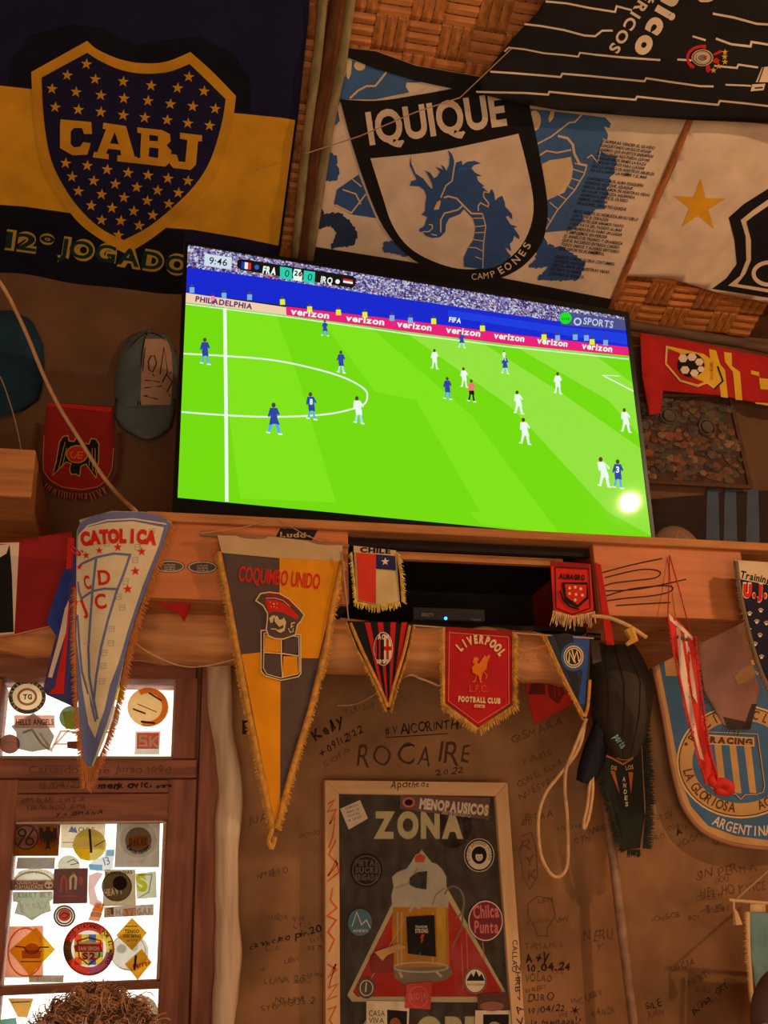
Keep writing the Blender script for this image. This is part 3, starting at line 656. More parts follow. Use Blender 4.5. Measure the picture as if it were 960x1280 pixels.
inner = [(109, 66), (125, 76), (150, 87), (178, 92), (210, 90), (237, 80), (260, 102), (282, 124), (277, 155), (263, 200), (243, 232), (215, 260), (185, 284), (155, 300), (130, 288), (106, 268), (84, 240), (64, 200), (55, 150), (52, 97)]
s.poly(rounded(inner, [(109, 66), (237, 80), (282, 124), (155, 300), (52, 97)]), C_NAVY, 5)
for x, y in [(108, 80), (84, 94), (119, 99), (154, 102), (189, 107), (236, 96), (222, 110), (255, 114), (65, 111), (95, 115), (126, 119), (155, 123), (185, 126), (213, 130), (241, 133), (269, 136), (69, 134), (98, 137), (126, 140), (154, 144), (181, 147), (209, 150), (235, 154), (262, 157),
             (82, 204), (109, 207), (134, 212), (160, 216), (185, 219), (210, 223), (235, 226), (90, 221), (117, 226), (144, 230), (171, 234), (197, 238), (223, 241), (98, 239), (127, 243), (155, 247), (184, 251), (211, 255), (114, 257), (140, 260), (167, 264), (191, 269), (127, 275), (151, 276), (174, 282), (148, 294)]:
    s.star(x, y, 7.4, YL, 7, rot=.1)
s.zoom(0, 0, 2.4)
s.poly([(182, 358), (274, 366), (276, 402), (252, 402), (246, 384), (222, 384), (212, 394), (212, 432), (222, 442), (240, 440), (250, 426), (272, 430), (262, 464), (218, 466), (180, 444), (180, 376)][::1], YL, 7)
s.poly([(310, 368), (378, 378), (404, 470), (412, 470), (410, 490), (352, 484), (352, 466), (364, 466), (361, 450), (324, 446), (318, 460), (326, 462), (326, 478), (278, 472), (282, 456), (292, 456), (318, 388), (308, 386)], YL, 7, holes=[[(344, 396), (330, 430), (357, 433)]])
s.poly([(412, 382), (486, 390), (510, 402), (512, 424), (500, 436), (514, 452), (514, 484), (496, 500), (410, 490), (410, 474), (420, 474), (424, 400), (412, 398)], YL, 7, holes=[[(448, 404), (474, 408), (474, 424), (448, 422)], [(448, 442), (476, 445), (474, 474), (446, 470)]])
s.poly([(540, 398), (606, 406), (606, 424), (594, 424), (588, 494), (572, 510), (520, 504), (510, 492), (512, 462), (530, 464), (536, 484), (556, 486), (562, 420), (540, 416)], YL, 7)
s.zoom()
EDGE = cloth('olive_gold_print', (196, 160, 60)); DKG = cloth('dark_green_print', (24, 52, 44))
for wd_, mm, L_ in ((.115, EDGE, 3), (.02, DKG, 4)):
    s.txt('12°', (6, 309), (66, 317), 20, mm, L_, bold=wd_, gap=.10); s.txt('JOGADO', (72, 318), (234, 343), 21, mm, L_, bold=wd_, gap=.10)
fl = s.build('hanging_flag', [(-60, -30), (388, -30), (386, 20), (372, 150), (348, 330), (345, 400), (230, 388), (100, 372), (-60, 360)], C_NAVY, .002)
tag(fl, 'dark blue and amber flag with star-covered shield and four big letters, pinned under the roof', 'flag')
# -- dragon banner
s = Sheet(ROOF0+NC*.030, NC, wave((.005, .03, .01, 1), (.002, .07, .02, 0)), 18)
DB = cloth('slate_blue_print', (58, 92, 150)); DB2 = cloth('faded_blue_print', (70, 108, 160)); CRN = cloth('cream_print', (226, 196, 150))
s.zoom(370, 50, 5.647)
s.poly([(385, 140), (500, 170), (640, 225), (860, 285), (880, 300), (780, 300), (775, 330), (800, 370), (560, 425), (400, 428), (300, 440), (330, 560), (235, 690), (190, 720), (225, 560), (290, 330), (350, 250)], DB2, 1)
s.poly([(380, 120), (395, 150), (388, 240), (372, 280), (356, 260), (358, 150)], CRN, 2); s.disc(450, 180, 40, 36, CRN, 2)
s.line([(640, 225), (560, 325), (500, 325), (440, 355), (380, 412)], 14, CRN, 2); s.line([(240, 690), (265, 630), (320, 575), (300, 460)], 20, CRN, 2); s.line([(330, 425), (560, 425), (800, 375)], 10, CRN, 2)
s.poly(spiky([(235, 790), (290, 830), (285, 880), (305, 920), (290, 990), (170, 990), (190, 930), (230, 900), (215, 870), (180, 900), (190, 830)], 12, 30), DB, 1)
s.zoom(370, 0, 2.743)
s.poly([(140, 650), (215, 598), (232, 640), (250, 690), (275, 748), (190, 735), (130, 700)], DB, 1)
s.line([(135, 702), (190, 730), (240, 665)], 5, CRN, 2); s.line([(160, 650), (205, 665), (222, 700)], 5, CRN, 2); s.line([(190, 612), (225, 640)], 4, CRN, 2)
s.poly(spiky([(75, 745), (88, 715), (95, 735), (150, 730), (185, 760), (210, 800), (200, 840), (120, 850), (140, 800), (120, 770), (80, 785), (70, 770)], 6, 14), cloth('dark_blue_print', (44, 62, 96)), 1)
s.poly(spiky([(300, 830), (350, 828), (385, 855), (380, 880), (340, 870), (300, 860)], 6, 14), DB, 1)
s.zoom(640, 130, 5.33)
s.poly([(115, 30), (620, 90), (660, 130), (650, 160), (612, 150), (640, 200), (635, 240), (605, 225), (600, 270), (585, 300), (615, 330), (650, 345), (708, 348), (690, 370), (700, 400), (675, 430), (690, 455), (650, 490), (660, 520), (630, 560), (645, 600), (615, 640), (620, 700), (560, 700), (520, 745), (470, 735), (475, 770), (450, 800), (400, 840), (215, 855), (220, 760), (235, 640), (350, 590), (400, 500), (405, 430), (395, 350), (330, 365), (200, 400), (165, 290), (150, 180)], DB2, 1)
s.disc(150, 110, 42, 68, CRN, 2); s.poly([(260, 40), (285, 45), (275, 95), (250, 125), (242, 100)], CRN, 2)
s.poly([(200, 400), (250, 375), (340, 362), (395, 365), (408, 430), (395, 500), (330, 580), (235, 635), (225, 560)], CRN, 2)
s.line([(465, 72), (420, 120), (380, 125), (265, 215), (170, 265)], 10, CRN, 2); s.line([(305, 212), (370, 228), (405, 270), (415, 330), (450, 400), (500, 410)], 16, CRN, 2)
s.line([(180, 345), (230, 312), (300, 325), (395, 305)], 10, CRN, 2); s.line([(500, 360), (530, 340), (570, 390), (590, 300)], 8, CRN, 2)
s.line([(500, 405), (480, 470), (420, 570), (300, 710), (225, 835)], 9, CRN, 2)
for a, b in (((415, 395), (495, 410)), ((410, 435), (488, 460)), ((395, 495), (450, 512)), ((365, 543), (415, 570)), ((300, 600), (360, 635)), ((250, 655), (305, 700)), ((238, 760), (255, 780))): s.line([a, b], 7, CRN, 2)
s.poly(spiky([(180, 900), (215, 890), (235, 940), (260, 935), (280, 955), (330, 950), (490, 1060), (440, 1170), (250, 1175), (170, 1165), (250, 1080), (150, 1090), (110, 1075), (160, 1040)], 12, 30), DB, 1)
s.zoom()
s.poly(rounded([(425, 124), (470, 126), (520, 119), (580, 108), (640, 95), (661, 128), (672, 180), (684, 250), (683, 282), (675, 308), (652, 334), (618, 350), (585, 352), (548, 342), (508, 318), (480, 285), (460, 240), (440, 180)], [(425, 124), (640, 95), (661, 128)]), C_BLACK, 4)
s.poly(rounded([(463, 198), (540, 190), (600, 178), (648, 167), (658, 205), (667, 255), (660, 292), (640, 320), (610, 334), (575, 336), (540, 326), (510, 308), (490, 280), (478, 245)], [(463, 198), (648, 167)]), C_WHITE, 5)
s.poly([(436, 60), (470, 64), (520, 82), (600, 96), (760, 110), (760, 126), (600, 118), (520, 101), (470, 86), (435, 72)], C_BLACK, 6)
s.poly([(385, 307), (480, 322), (600, 342), (765, 374), (766, 400), (380, 340)], C_BLACK, 6)
s.zoom(490, 170, 5.333)
drg = [(125, 130), (130, 185), (158, 250), (210, 285), (235, 320), (262, 352), (272, 345), (264, 310), (245, 270), (222, 230), (255, 245), (280, 282), (302, 270), (320, 240), (290, 203), (330, 220), (345, 237), (325, 190), (350, 207), (362, 235), (382, 190), (385, 140), (372, 92), (400, 120), (415, 165), (412, 215), (418, 215), (430, 175), (465, 165), (470, 195), (500, 172), (550, 165), (592, 182), (545, 195), (530, 215), (555, 245), (597, 265), (565, 270), (575, 300), (618, 335), (600, 337), (628, 362), (650, 378), (665, 350), (682, 385), (688, 430), (710, 410), (735, 397), (752, 440), (755, 470), (800, 520), (803, 558), (770, 530), (760, 540), (790, 590), (838, 605), (812, 612), (848, 665), (850, 690), (815, 665), (805, 700), (785, 720), (797, 768), (755, 742), (770, 772), (795, 800), (740, 850), (680, 876), (610, 888), (480, 872), (478, 810), (510, 740), (545, 690), (557, 610), (540, 550), (480, 487), (455, 520), (380, 550), (360, 590), (355, 640), (320, 675), (270, 680), (225, 665), (205, 640), (180, 636), (184, 618), (215, 600), (235, 540), (197, 525), (220, 500), (222, 450), (230, 400), (215, 360), (180, 335), (118, 332), (130, 300), (165, 290), (148, 260), (118, 195)]
s.poly(drg, DB, 7)
for q, w in (([(416, 200), (400, 300), (360, 330), (325, 412)], 9), ([(345, 412), (375, 402), (430, 415), (475, 462), (530, 517), (602, 518)], 11), ([(602, 518), (625, 600), (610, 720), (605, 880)], 7), ([(470, 465), (440, 492), (350, 515), (325, 560), (325, 642)], 10), ([(540, 548), (616, 548)], 6), ([(555, 605), (620, 598)], 6), ([(555, 645), (618, 642)], 6), ([(545, 690), (612, 702)], 6), ([(510, 742), (560, 745), (605, 768)], 6), ([(555, 805), (600, 822)], 5), ([(575, 500), (575, 466), (590, 445), (640, 472), (645, 450), (610, 405), (612, 372), (650, 378)], 8), ([(245, 590), (268, 592), (270, 615), (245, 638), (205, 638)], 7), ([(262, 655), (300, 662)], 8)):
    s.line(q, w, CRN, 8)
s.poly([(277, 492), (300, 440), (322, 428), (325, 442), (312, 490)], CRN, 8)
s.zoom()
s.txt('IQUIQUE', (462, 180), (634, 155), 39, C_WHITE, 7, bold=.035, gap=.09)
s.txt('CAM', (590, 350), (611, 348), 8, C_WHITE, 7); s.txt('P', (615, 347), (620, 345), 8, C_WHITE, 7); s.txt('E', (626, 343), (631, 340), 9, C_WHITE, 7, bold=.02); s.txt('O', (634, 339), (641, 334), 9, C_WHITE, 7, bold=.02); s.txt('N', (645, 331), (651, 325), 9, C_WHITE, 7, bold=.02); s.txt('E', (655, 321), (658, 316), 9, C_WHITE, 7, bold=.02); s.txt('S', (661, 312), (664, 306), 9, C_WHITE, 7, bold=.02)
INKB = cloth('lyrics_print', (48, 44, 60))
LY = ['SI SUPIERAS VENCER EL OLVIDO', 'CONQUISTANDO UN DULCE HOGAR', 'SABEMOS QUE EN ESTOS ENSUEÑOS', 'EL RECUERDO NOS PUEDA LLEVAR', 'CONQUISTEMOS FIRMES LA RAZA', 'Y ESPACIO TODOS PARA LUCHAR', 'QUE LA SANGRE DE NUESTROS ABUELOS', 'NO UN LLANTO LA PAMPA Y EL MAR', '                    CORO', 'CANTEMOS CON EL ALMA IQUIQUEÑA', 'IQUIQUE, IQUIQUE, IQUIQUE', 'ERES EL GRAN AMOR DE NUESTRAS VIDAS', 'EN VALOR Y NOBLEZA AGUERRIDA', 'GLORIOSOS DESDE EL OLVIDO', 'SIEMPRE CAMPEON', 'DRAGONES, DEPORTES IQUIQUE', '', 'EN EL NORTE SU NOBLEZA EN SU CIELO', 'CON TODO EL CORAZON', 'DE DEPORTES QUE AMAMOS TANTO', 'Y QUE VAYA DEL PASADO AL MAR', 'DEL MUNDO EN SU FAMA UN LUGAR', 'Y EMPUJEMOS SIN PERDER', 'EL ANHELO ES TRIUNFO Y GRANDEZA', 'QUE EL RECUERDO ENTREGA CARIÑO', 'TODOS UNIDOS Y ALEGRES GRITANDO', 'QUE DEPORTES ES INMORTAL', '                    CORO', 'IQUIQUE CON SU GLORIA COSTUMBRE', 'IQUIQUE, IQUIQUE', 'ERES EL AMOR DE NUESTRAS VIDAS', 'EN TODA TU PAMPA', 'SOÑANDO EL TRIUNFO']
for i, t in enumerate(LY):
    if not t.strip(): continue
    x = 752-i*2.05; y = 178+i*5.15
    ln = t.strip(); wd_ = len(ln)*2.35; x += (len(t)-len(ln))*2.2
    s.txt(ln, (x, y), (x+wd_, y+wd_*.135), 3.6, INKB, 3, bold=.03, slant=.25)
fl = s.build('hanging_flag', [(436, 60), (470, 64), (520, 82), (600, 96), (760, 110), (880, 130), (864, 152), (765, 374), (761, 392), (600, 362), (382, 332), (398, 240)], C_WHITE, .002)
tag(fl, 'cream banner with black-edged shield and blue dragon head, pinned under the roof', 'flag')
# -- black jersey cloth with white zigzag lines
s = Sheet(ROOF0+NC*.078, NC, wave((.006, .03, .05, 0), (.004, -.02, .06, 1), (.002, .01, .12, 2)), 15)
CW = cloth('white_knit_print', (226, 200, 172))
def zz(pts, w=2.6): s.line(pts, w, CW, 1)
zz([(602, 90), (656, 94), (700, 97), (703, 92), (760, 99), (806, 103), (808, 97), (850, 102), (892, 109), (920, 109)]) if 0 else None
s.zoom(620, 0, 2.8235)
zz([(-20, 253), (60, 258), (160, 266), (228, 272), (234, 260), (330, 268), (430, 278), (524, 287), (530, 276), (620, 290), (720, 304), (768, 305)], 7); zz([(810, 299), (860, 301), (900, 303)], 6)
zz([(-70, 324), (0, 326), (100, 328), (184, 334), (188, 324), (300, 335), (400, 344), (492, 352), (498, 341), (600, 352), (700, 362), (784, 370), (790, 356), (880, 365), (990, 378)], 7)
zz([(30, 182), (45, 168), (100, 174), (170, 188), (240, 194), (290, 200), (296, 186), (350, 193)], 6); zz([(350, 193), (440, 202), (580, 212)], 7)
zz([(100, 85), (160, 92), (240, 106), (310, 125), (350, 128), (375, 108), (412, 108)], 7); zz([(175, 5), (250, 12), (330, 28), (420, 42), (426, 22), (480, 36)], 7)
zz([(765, 48), (840, 62), (920, 84), (990, 88)], 8); zz([(694, 128), (740, 142)], 7); zz([(776, 136), (830, 156), (898, 164), (902, 148), (990, 162)], 8); zz([(640, 210), (690, 213)], 7); zz([(770, 232), (850, 240), (856, 228), (925, 238)], 7)
s.zoom(750, 0, 4.571)
s.txt('nico', (400, -75), (190, 290), 112, CW, 1, bold=.06, gap=.16); s.txt('BÉRICOS', (290, -110), (48, 280), 60, CW, 1, bold=.03, gap=.2); s.poly([(560, 0), (650, 0), (620, 12), (575, 12)], CW, 1)
RD = cloth('red_print', (200, 40, 40)); GD = cloth('gold_star_print', (215, 170, 60))
s.ring(590, 330, 90, 66, 16, RD, 1, a0=215, a1=370); s.disc(585, 330, 62, 48, cloth('sand_print', (190, 165, 130)), 2); s.ring(585, 330, 52, 40, 4, C_BLACK, 3); s.disc(585, 330, 34, 26, cloth('grey_print', (120, 105, 95)), 3); s.ring(585, 330, 30, 22, 5, CW, 4)
s.poly([(596, 320), (614, 318), (606, 340)], RD, 5)
for q in ([(645, 310), (690, 284), (700, 298), (655, 318)], [(640, 345), (665, 330), (685, 345), (670, 365), (645, 355)], [(605, 380), (625, 372), (634, 400), (618, 416), (606, 408)], [(497, 360), (510, 350), (535, 380), (520, 392)], [(585, 262), (604, 262), (606, 280), (585, 276)]): s.poly(q, RD, 2)
for x, y in ((714, 298), (712, 324), (714, 354), (678, 378), (648, 402)): s.star(x, y, 19, GD, 2)
s.poly([(925, 385), (965, 380), (965, 470), (890, 470)], CW, 1); s.poly([(870, 482), (945, 478), (935, 515), (860, 522)], CW, 1); s.line([(885, 503), (930, 500)], 8, C_BLACK, 2); s.line([(935, 385), (905, 470)], 6, C_BLACK, 2)
s.zoom()
fl = s.build('hanging_flag', [(706, -40), (1010, -40), (1010, 160), (960, 154), (862, 150), (800, 146), (700, 138), (640, 128), (604, 118), (597, 104), (640, 50), (672, 16)], C_BLACK, .003)
tag(fl, 'black cloth with white zigzag lines and a small red crest across the top right', 'flag')
# -- star flag
s = Sheet(ROOF0+NC*.028, NC, wave((.004, .02, .015, 1), (.0015, .06, 0, 0)), 18)
s.star(874, 257, 34, C_YEL, 1, rot=.06, inner=.37)
s.poly([(990, 205), (960, 236), (930, 255), (911, 272), (918, 300), (921, 330), (908, 348), (890, 361), (1010, 380), (1010, 200)], C_BLACK, 1)
s.poly([(990, 222), (965, 246), (942, 262), (926, 275), (932, 295), (933, 325), (925, 345), (910, 357), (1010, 374), (1010, 215)], C_WHITE, 2)
s.poly([(990, 232), (968, 252), (942, 270), (933, 277), (939, 300), (939, 325), (932, 342), (922, 355), (1010, 369), (1010, 225)], C_BLACK, 3)
s.ring(962, 342, 20, 14, 5, C_WHITE, 4, a0=180, a1=420)
fl = s.build('hanging_flag', [(867, 145), (960, 156), (1010, 162), (1010, 388), (900, 367), (840, 349), (782, 345), (815, 272), (845, 205)], C_WHITE, .002)
tag(fl, 'white flag with an orange star and black crest edge, under the roof at right', 'flag')
# ================================================================== BEHIND THE TELEVISION, UPPER WALL
# red and yellow scarf
YW = WALL_Y-.075
s = Sheet(Vector((0, YW, 0)), NW, wave((.006, .05, .03, 0), (.004, .11, 0, 1)), 12)
RS = cloth('red_scarf', (176, 34, 30)); YS = cloth('yellow_scarf', (226, 180, 50))
s.zoom(740, 380, 4)
s.poly([(585, 225), (620, 232), (640, 300), (665, 330), (680, 470), (645, 465), (630, 340), (590, 270)], YS, 1)
s.poly([(660, 240), (698, 245), (700, 310), (740, 340), (752, 482), (718, 478), (705, 340), (665, 290)], YS, 1)
s.poly([(795, 332), (835, 340), (838, 370), (890, 375), (890, 430), (842, 425), (835, 360), (795, 350)], YS, 2); s.poly([(815, 492), (890, 496), (890, 510), (820, 498)], YS, 2)
s.poly([(372, 208), (560, 250), (600, 280), (628, 320), (655, 385), (612, 425), (575, 395), (540, 410), (440, 385), (368, 300)], YS, 2)
s.poly([(380, 222), (440, 245), (470, 350), (560, 390), (530, 402), (445, 378), (374, 296)], RS, 3); s.line([(372, 208), (368, 300), (440, 385), (530, 412), (575, 395), (612, 422)], 5, cloth('pale_line', (215, 190, 130)), 4); s.line([(628, 310), (655, 385), (612, 425)], 8, C_BLACK, 4)
s.disc(495, 305, 68, 60, C_BLACK, 5)
for x, y, r in ((455, 272, 24), (500, 265, 24), (537, 290, 22), (545, 325, 18), (512, 345, 22), (465, 330, 24), (497, 305, 0)):
    if r: s.disc(x, y, r, r*.9, C_WHITE, 6, n=6)
s.txt('DEPORTIVO', (590, 290), (590, 380), 16, RS, 5); s.zoom()
o = s.build('football_scarf', [(800, 416), (870, 428), (960, 446), (1010, 455), (1010, 512), (960, 506), (900, 494), (850, 490), (829, 488), (826, 516), (812, 519), (803, 470)], RS, .004)
tag(o, 'red scarf with yellow stripes and a football crest hanging right of the television', 'scarf')
# dark framed relief picture
pf = root('framed_relief', 'dark framed relief panel right of the television, under the red scarf', 'picture', at(865, 606, 2.66))
fr = [(793, 494), (912, 494), (938, 609), (800, 601)]
s = Sheet(Vector((0, 2.668, 0)), NW); mbd = wood('dark_frame_wood', (92, 62, 44), 'x')
s.build('backing', fr, mat('relief_base', (74, 50, 36), var=.4, scale=30, bump=.6), .018, pf)
for i in range(4):
    a = Vector(fr[i]); b = Vector(fr[(i+1) % 4]); mb = MB(); mb.tube([s.P(a.x, a.y, .004), s.P(b.x, b.y, .004)], .008, 6); mb.build('frame_side', mbd, pf)
mb = MB(); rng = random.Random(3)
COLR = [mat('relief_stone', (112, 84, 60), var=.3, scale=50), mat('relief_orange', (136, 76, 50), var=.3), mat('relief_grey', (88, 78, 66), var=.3), mat('relief_pale', (140, 108, 76))]
for k in range(330):
    u, v = rng.random(), rng.random(); x = 800+u*(112+v*20); y = 498+v*100+u*4; c_ = s.P(x, y, .002); r = rng.uniform(.008, .019)
    mb.m = rng.choice([0, 0, 2, 2, 1, 3]) if v > .35 else rng.choice([0, 2, 2])
    b = len(mb.V); n = rng.randint(5, 8); a0 = rng.random()*6; ar = rng.uniform(.4, 1)
    for j in range(n):
        w = a0+2*math.pi*j/n; mb.V.append(c_+Vector((math.cos(w)*r, -.001, math.sin(w)*r*ar)))
    mb.V.append(c_+Vector((0, -rng.uniform(.006, .013), 0)))
    for j in range(n): mb.face([b+j, b+(j+1) % n, b+n])
mb.build('relief_pieces', COLR, pf, kind='stuff')
for (x, y, r) in ((836, 520, 12), (884, 534, 12), (806, 532, 9)):
    mb = MB(); c_ = s.P(x, y, .010); R_ = r/1315*2.95
    mb.tube([c_+Vector((math.cos(t)*R_, 0, math.sin(t)*R_)) for t in [i*math.pi/9 for i in range(19)]], .003, 6); mb.tube([c_+Vector((0, .006, 0)), c_+Vector((0, -.004, 0))], R_*.7, 14); mb.build('dial', COLR[2], pf)
# striped cloth behind
s = Sheet(Vector((0, WALL_Y-.012, 0)), NW, wave((.002, .05, .04, 0)), 12)
SB = cloth('dusk_blue_stripe', (76, 88, 104))
for x in (884, 906, 934):
    s.poly([(x, 612), (x+14, 611), (x+10+6, 700), (x-2, 700)], SB, 1)
o = s.build('striped_shirt', [(815, 624), (860, 620), (945, 614), (1010, 610), (1010, 725), (814, 700)], cloth('faded_black_stripe', (52, 40, 34)), .003)
tag(o, 'dusty dark shirt with blue stripes on the wall at the right edge, above the shelf', 'shirt')
# caps hung flat on the wall, crown towards the room and bill hanging down
def flatcap(label, Y, rows, bill, base, billm, bulge, panels=(), seams=(), emb=None):
    r_ = root('baseball_cap', label, 'cap', at(rows[2][1]*.5+rows[2][2]*.5, rows[2][0], Y)); n = len(rows)-1
    def S(u, v, e=0):
        t = v*n; i = min(int(t), n-1); f = t-i; f_ = f; a, b = rows[i], rows[i+1]
        y = a[0]*(1-f)+b[0]*f; l = a[1]*(1-f_)+b[1]*f_; r = a[2]*(1-f_)+b[2]*f_
        return at(l+(r-l)*u, y, Y-e-bulge*(math.sin(math.pi*u)**.6)*min(1, (v*1.15+.12))**.6*(1 if v < .8 else 1-(v-.8)*.8))
    mb = MB(); mb.grid(S, 18, 14); cr = mb.build('crown', base, r_, smooth=True)
    for (u0, u1, v0, v1, m_) in panels:
        mb = MB(); mb.grid(lambda u, v: S(u0+(u1-u0)*u, v0+(v1-v0)*v, .0015), 8, 8); mb.build('front_panel', m_, r_, smooth=True)
    mb = MB()
    for pl in seams:
        q = smoothpts([S(u, v, .0025) for u, v in pl], 5); mb.tube(q, .0017, 5)
    if seams: mb.build('piping', M_INK, cr)
    if emb:
        mb = MB()
        for pl in emb: mb.tube([S(u, v, .003) for u, v in pl], .0016, 4)
        mb.build('embroidery', M_INK, cr)
    k = len(bill)-1
    def B(u, v):
        t = v*k; i = min(int(t), k-1); f = t-i; a, b = bill[i], bill[i+1]
        y = a[0]*(1-f)+b[0]*f; l = a[1]*(1-f)+b[1]*f; r = a[2]*(1-f)+b[2]*f
        return at(l+(r-l)*u, y+10*math.sin(math.pi*u)*(1-v)*0+ (6*math.sin(math.pi*u)), Y-.012-(bulge*.62+.012*v)*math.sin(math.pi*u)**.8)
    mb = MB(); mb.grid(B, 14, 6); b_ = mb.build('bill', billm, r_, smooth=True); md = b_.modifiers.new('t', 'SOLIDIFY'); md.thickness = .003
    mb = MB(); q = S(.5, 0, 0); mb.tube([q, q+Vector((0, -.012, .006))], [.007, .004], 8); mb.build('button', base, r_)
    return r_
TEALC = cloth('teal_cap_cloth', (30, 62, 76)); GRC = cloth('grey_blue_cap_cloth', (96, 108, 106)); WPC = cloth('white_cap_panel', (190, 150, 120))
flatcap('dark teal cap cut by the left edge, hanging on the upper wall', 2.69, [(388, -30, 14), (400, -52, 40), (430, -62, 54), (460, -64, 56), (490, -60, 52)], [(480, -60, 53), (500, -54, 48), (513, -40, 30)], TEALC, TEALC, .07)
flatcap('grey-blue baseball cap with pale embroidered front panel, hanging left of the television', 2.69, [(414, 176, 196), (420, 162, 210), (438, 150, 220), (465, 144, 222), (490, 143, 221), (508, 144, 219)], [(498, 144, 220), (520, 143, 218), (534, 150, 214), (542, 162, 206)], GRC, GRC, .062,
        panels=[(.42, .92, .24, .98, WPC)], seams=[[(.42, .06), (.40, .4), (.38, .98)], [(.4, .06), (.18, .3), (.0, .55)], [(.55, .06), (.8, .2), (1, .42)], [(.44, .06), (.44, .5), (.42, .98)]],
        emb=[[(.52, .5), (.56, .45), (.62, .45), (.66, .52), (.6, .6), (.54, .58), (.52, .5)], [(.48, .68), (.72, .7)], [(.48, .76), (.76, .74)], [(.5, .86), (.9, .6)], [(.6, .62), (.9, .86)], [(.72, .62), (.8, .36), (.84, .6), (.76, .7)], [(.46, .85), (.7, .9)], [(.82, .62), (.92, .7), (.84, .8)]])
# pale round cap right of the television
o = MB(); c_ = at(846, 700, 2.66)
def fn(u, v):
    a = math.pi*u; b_ = math.pi/2*v; return c_+Vector((-.085*math.cos(a)*math.cos(b_), -.05*math.sin(a)*math.cos(b_)-.002, .105*math.sin(b_)))
o.grid(fn, 16, 8); rc = root('round_cap', 'pale brown round cap with a faded yellow diamond, right of the television', 'cap', c_)
o.build('crown', cloth('tan_cap_cloth', (150, 118, 92)), rc, smooth=True)
mb = MB(); q = [(0, .9), (.4, .5), (0, .12), (-.35, .5)]; mb.V = [c_+Vector((x*.076, -.053*math.cos(y*1.1)**.8-.002, .09*y)) for x, y in q]; mb.face([0, 1, 2, 3]); mb.build('badge', cloth('faded_yellow_badge', (176, 136, 70)), rc)
# ================================================================== PENNANTS
def pen(name, label, loc, group=None): return root(name, label, 'pennant', loc, group)
def plane(Y): return Vector((0, Y, 0))
REDC = cloth('red_pennant_cloth', (190, 36, 30)); ORG = cloth('orange_pennant_cloth', (232, 150, 20)); GRY = cloth('charcoal_pennant_cloth', (92, 74, 68)); CRM2 = cloth('cream_pennant_cloth', (214, 190, 130))
CRL = cloth('cream_line_print', (232, 198, 142)); RDL = cloth('bright_red_print', (214, 44, 30))
# -- red rounded pennant upper left
r_ = pen('pennant', 'rounded red pennant with an eagle crest hanging on the upper left wall', at(96, 506, 2.68))
s = Sheet(plane(2.675), NW, wave((.004, .05, .02, 0)), 14)
s.zoom(40, 490, 8)
s.poly([(155, 105), (800, 155), (790, 200), (160, 140)], RDL, 1)
eag = [(205, 835), (240, 700), (275, 500), (310, 445), (360, 435), (370, 490), (420, 495), (440, 460), (470, 470), (500, 510), (570, 520), (590, 465), (640, 470), (670, 520), (665, 700), (640, 860), (540, 720), (490, 740), (475, 845), (440, 820), (390, 825), (375, 770), (390, 715), (340, 700)]
s.line(eag, 9, GD, 3, closed=True); s.poly(eag, C_BLACK, 2)
for a, b in (((330, 500), (260, 790)), ((345, 560), (300, 760)), ((600, 560), (610, 790)), ((630, 560), (635, 810)), ((580, 600), (570, 740))): s.line([a, b], 6, GD, 4)
s.disc(450, 622, 105, 86, RDL, 5); s.ring(450, 622, 105, 86, 9, GD, 6); s.ring(415, 625, 26, 36, 7, GD, 6, a0=90, a1=340); s.line([(520, 600), (460, 600), (460, 660), (500, 660)], 7, GD, 6); s.line([(460, 632), (510, 632)], 6, GD, 6)
s.line([(120, 430), (110, 700), (115, 790), (180, 880), (300, 950), (500, 975), (650, 950), (750, 880), (800, 760), (815, 560)], 7, cloth('pink_edge', (220, 130, 100)), 2)
s.zoom(); ol = [(60, 503), (141, 509), (143, 560), (140, 590), (130, 606), (110, 614), (90, 614), (70, 608), (56, 596), (52, 570), (56, 530)]
s.build('banner', ol, cloth('dull_red_cloth', (160, 40, 30)), .004, r_)
fringe(s, [(52, 530), (48, 570), (52, 598), (68, 612), (90, 618), (112, 618), (134, 608), (146, 590), (147, 540)], 9, cloth('dark_red_fringe', (110, 40, 34)), parent=r_, gap=1.0, dirs='l')
fringe(s, [(58, 604), (70, 612), (90, 617), (112, 617), (132, 608)], 9, cloth('pink_fringe', (226, 140, 110)), parent=r_, gap=3.4, dirs='l', off=.006)
# -- long white pennant with red stars (curled)
def dU(x, y):
    f = min(1, max(0, (y-650)/330))
    cxl = 95+(118-95)*f; w = 120-98*f
    u = (x-cxl)/max(12, w)
    return .030*(1-.75*f)*math.sin(max(0, min(1.1, u))*math.pi) + .003*f*math.sin(u*8) + .006*math.sin(y*.03)
SY = 2.062
r_ = pen('pennant', 'long curled cream and blue pennant with red stars and red letters, hanging at the left', at(160, 645, SY))
s = Sheet(plane(SY), NW, dU, 6)
BLG = cloth('grey_blue_border', (110, 118, 160)); CRC = cloth('off_white_cloth', (226, 208, 168)); s.zoom(0, 620, 3.368)
s.poly([(325, 150), (340, 110), (400, 80), (480, 66), (600, 68), (680, 84), (722, 118), (640, 330), (560, 540), (520, 700), (480, 860), (450, 960), (420, 1040), (385, 1140), (350, 1140), (342, 1060), (330, 900), (318, 640), (322, 380)], BLG, 1)
s.poly([(328, 170), (370, 130), (450, 112), (560, 106), (690, 132), (668, 210), (600, 380), (540, 560), (500, 700), (462, 800), (440, 900), (418, 960), (400, 1020), (372, 960), (345, 800), (322, 600), (324, 300)], CRC, 2)
s.line([(332, 165), (370, 125), (450, 102), (560, 96), (700, 118)], 6, C_WHITE, 3)
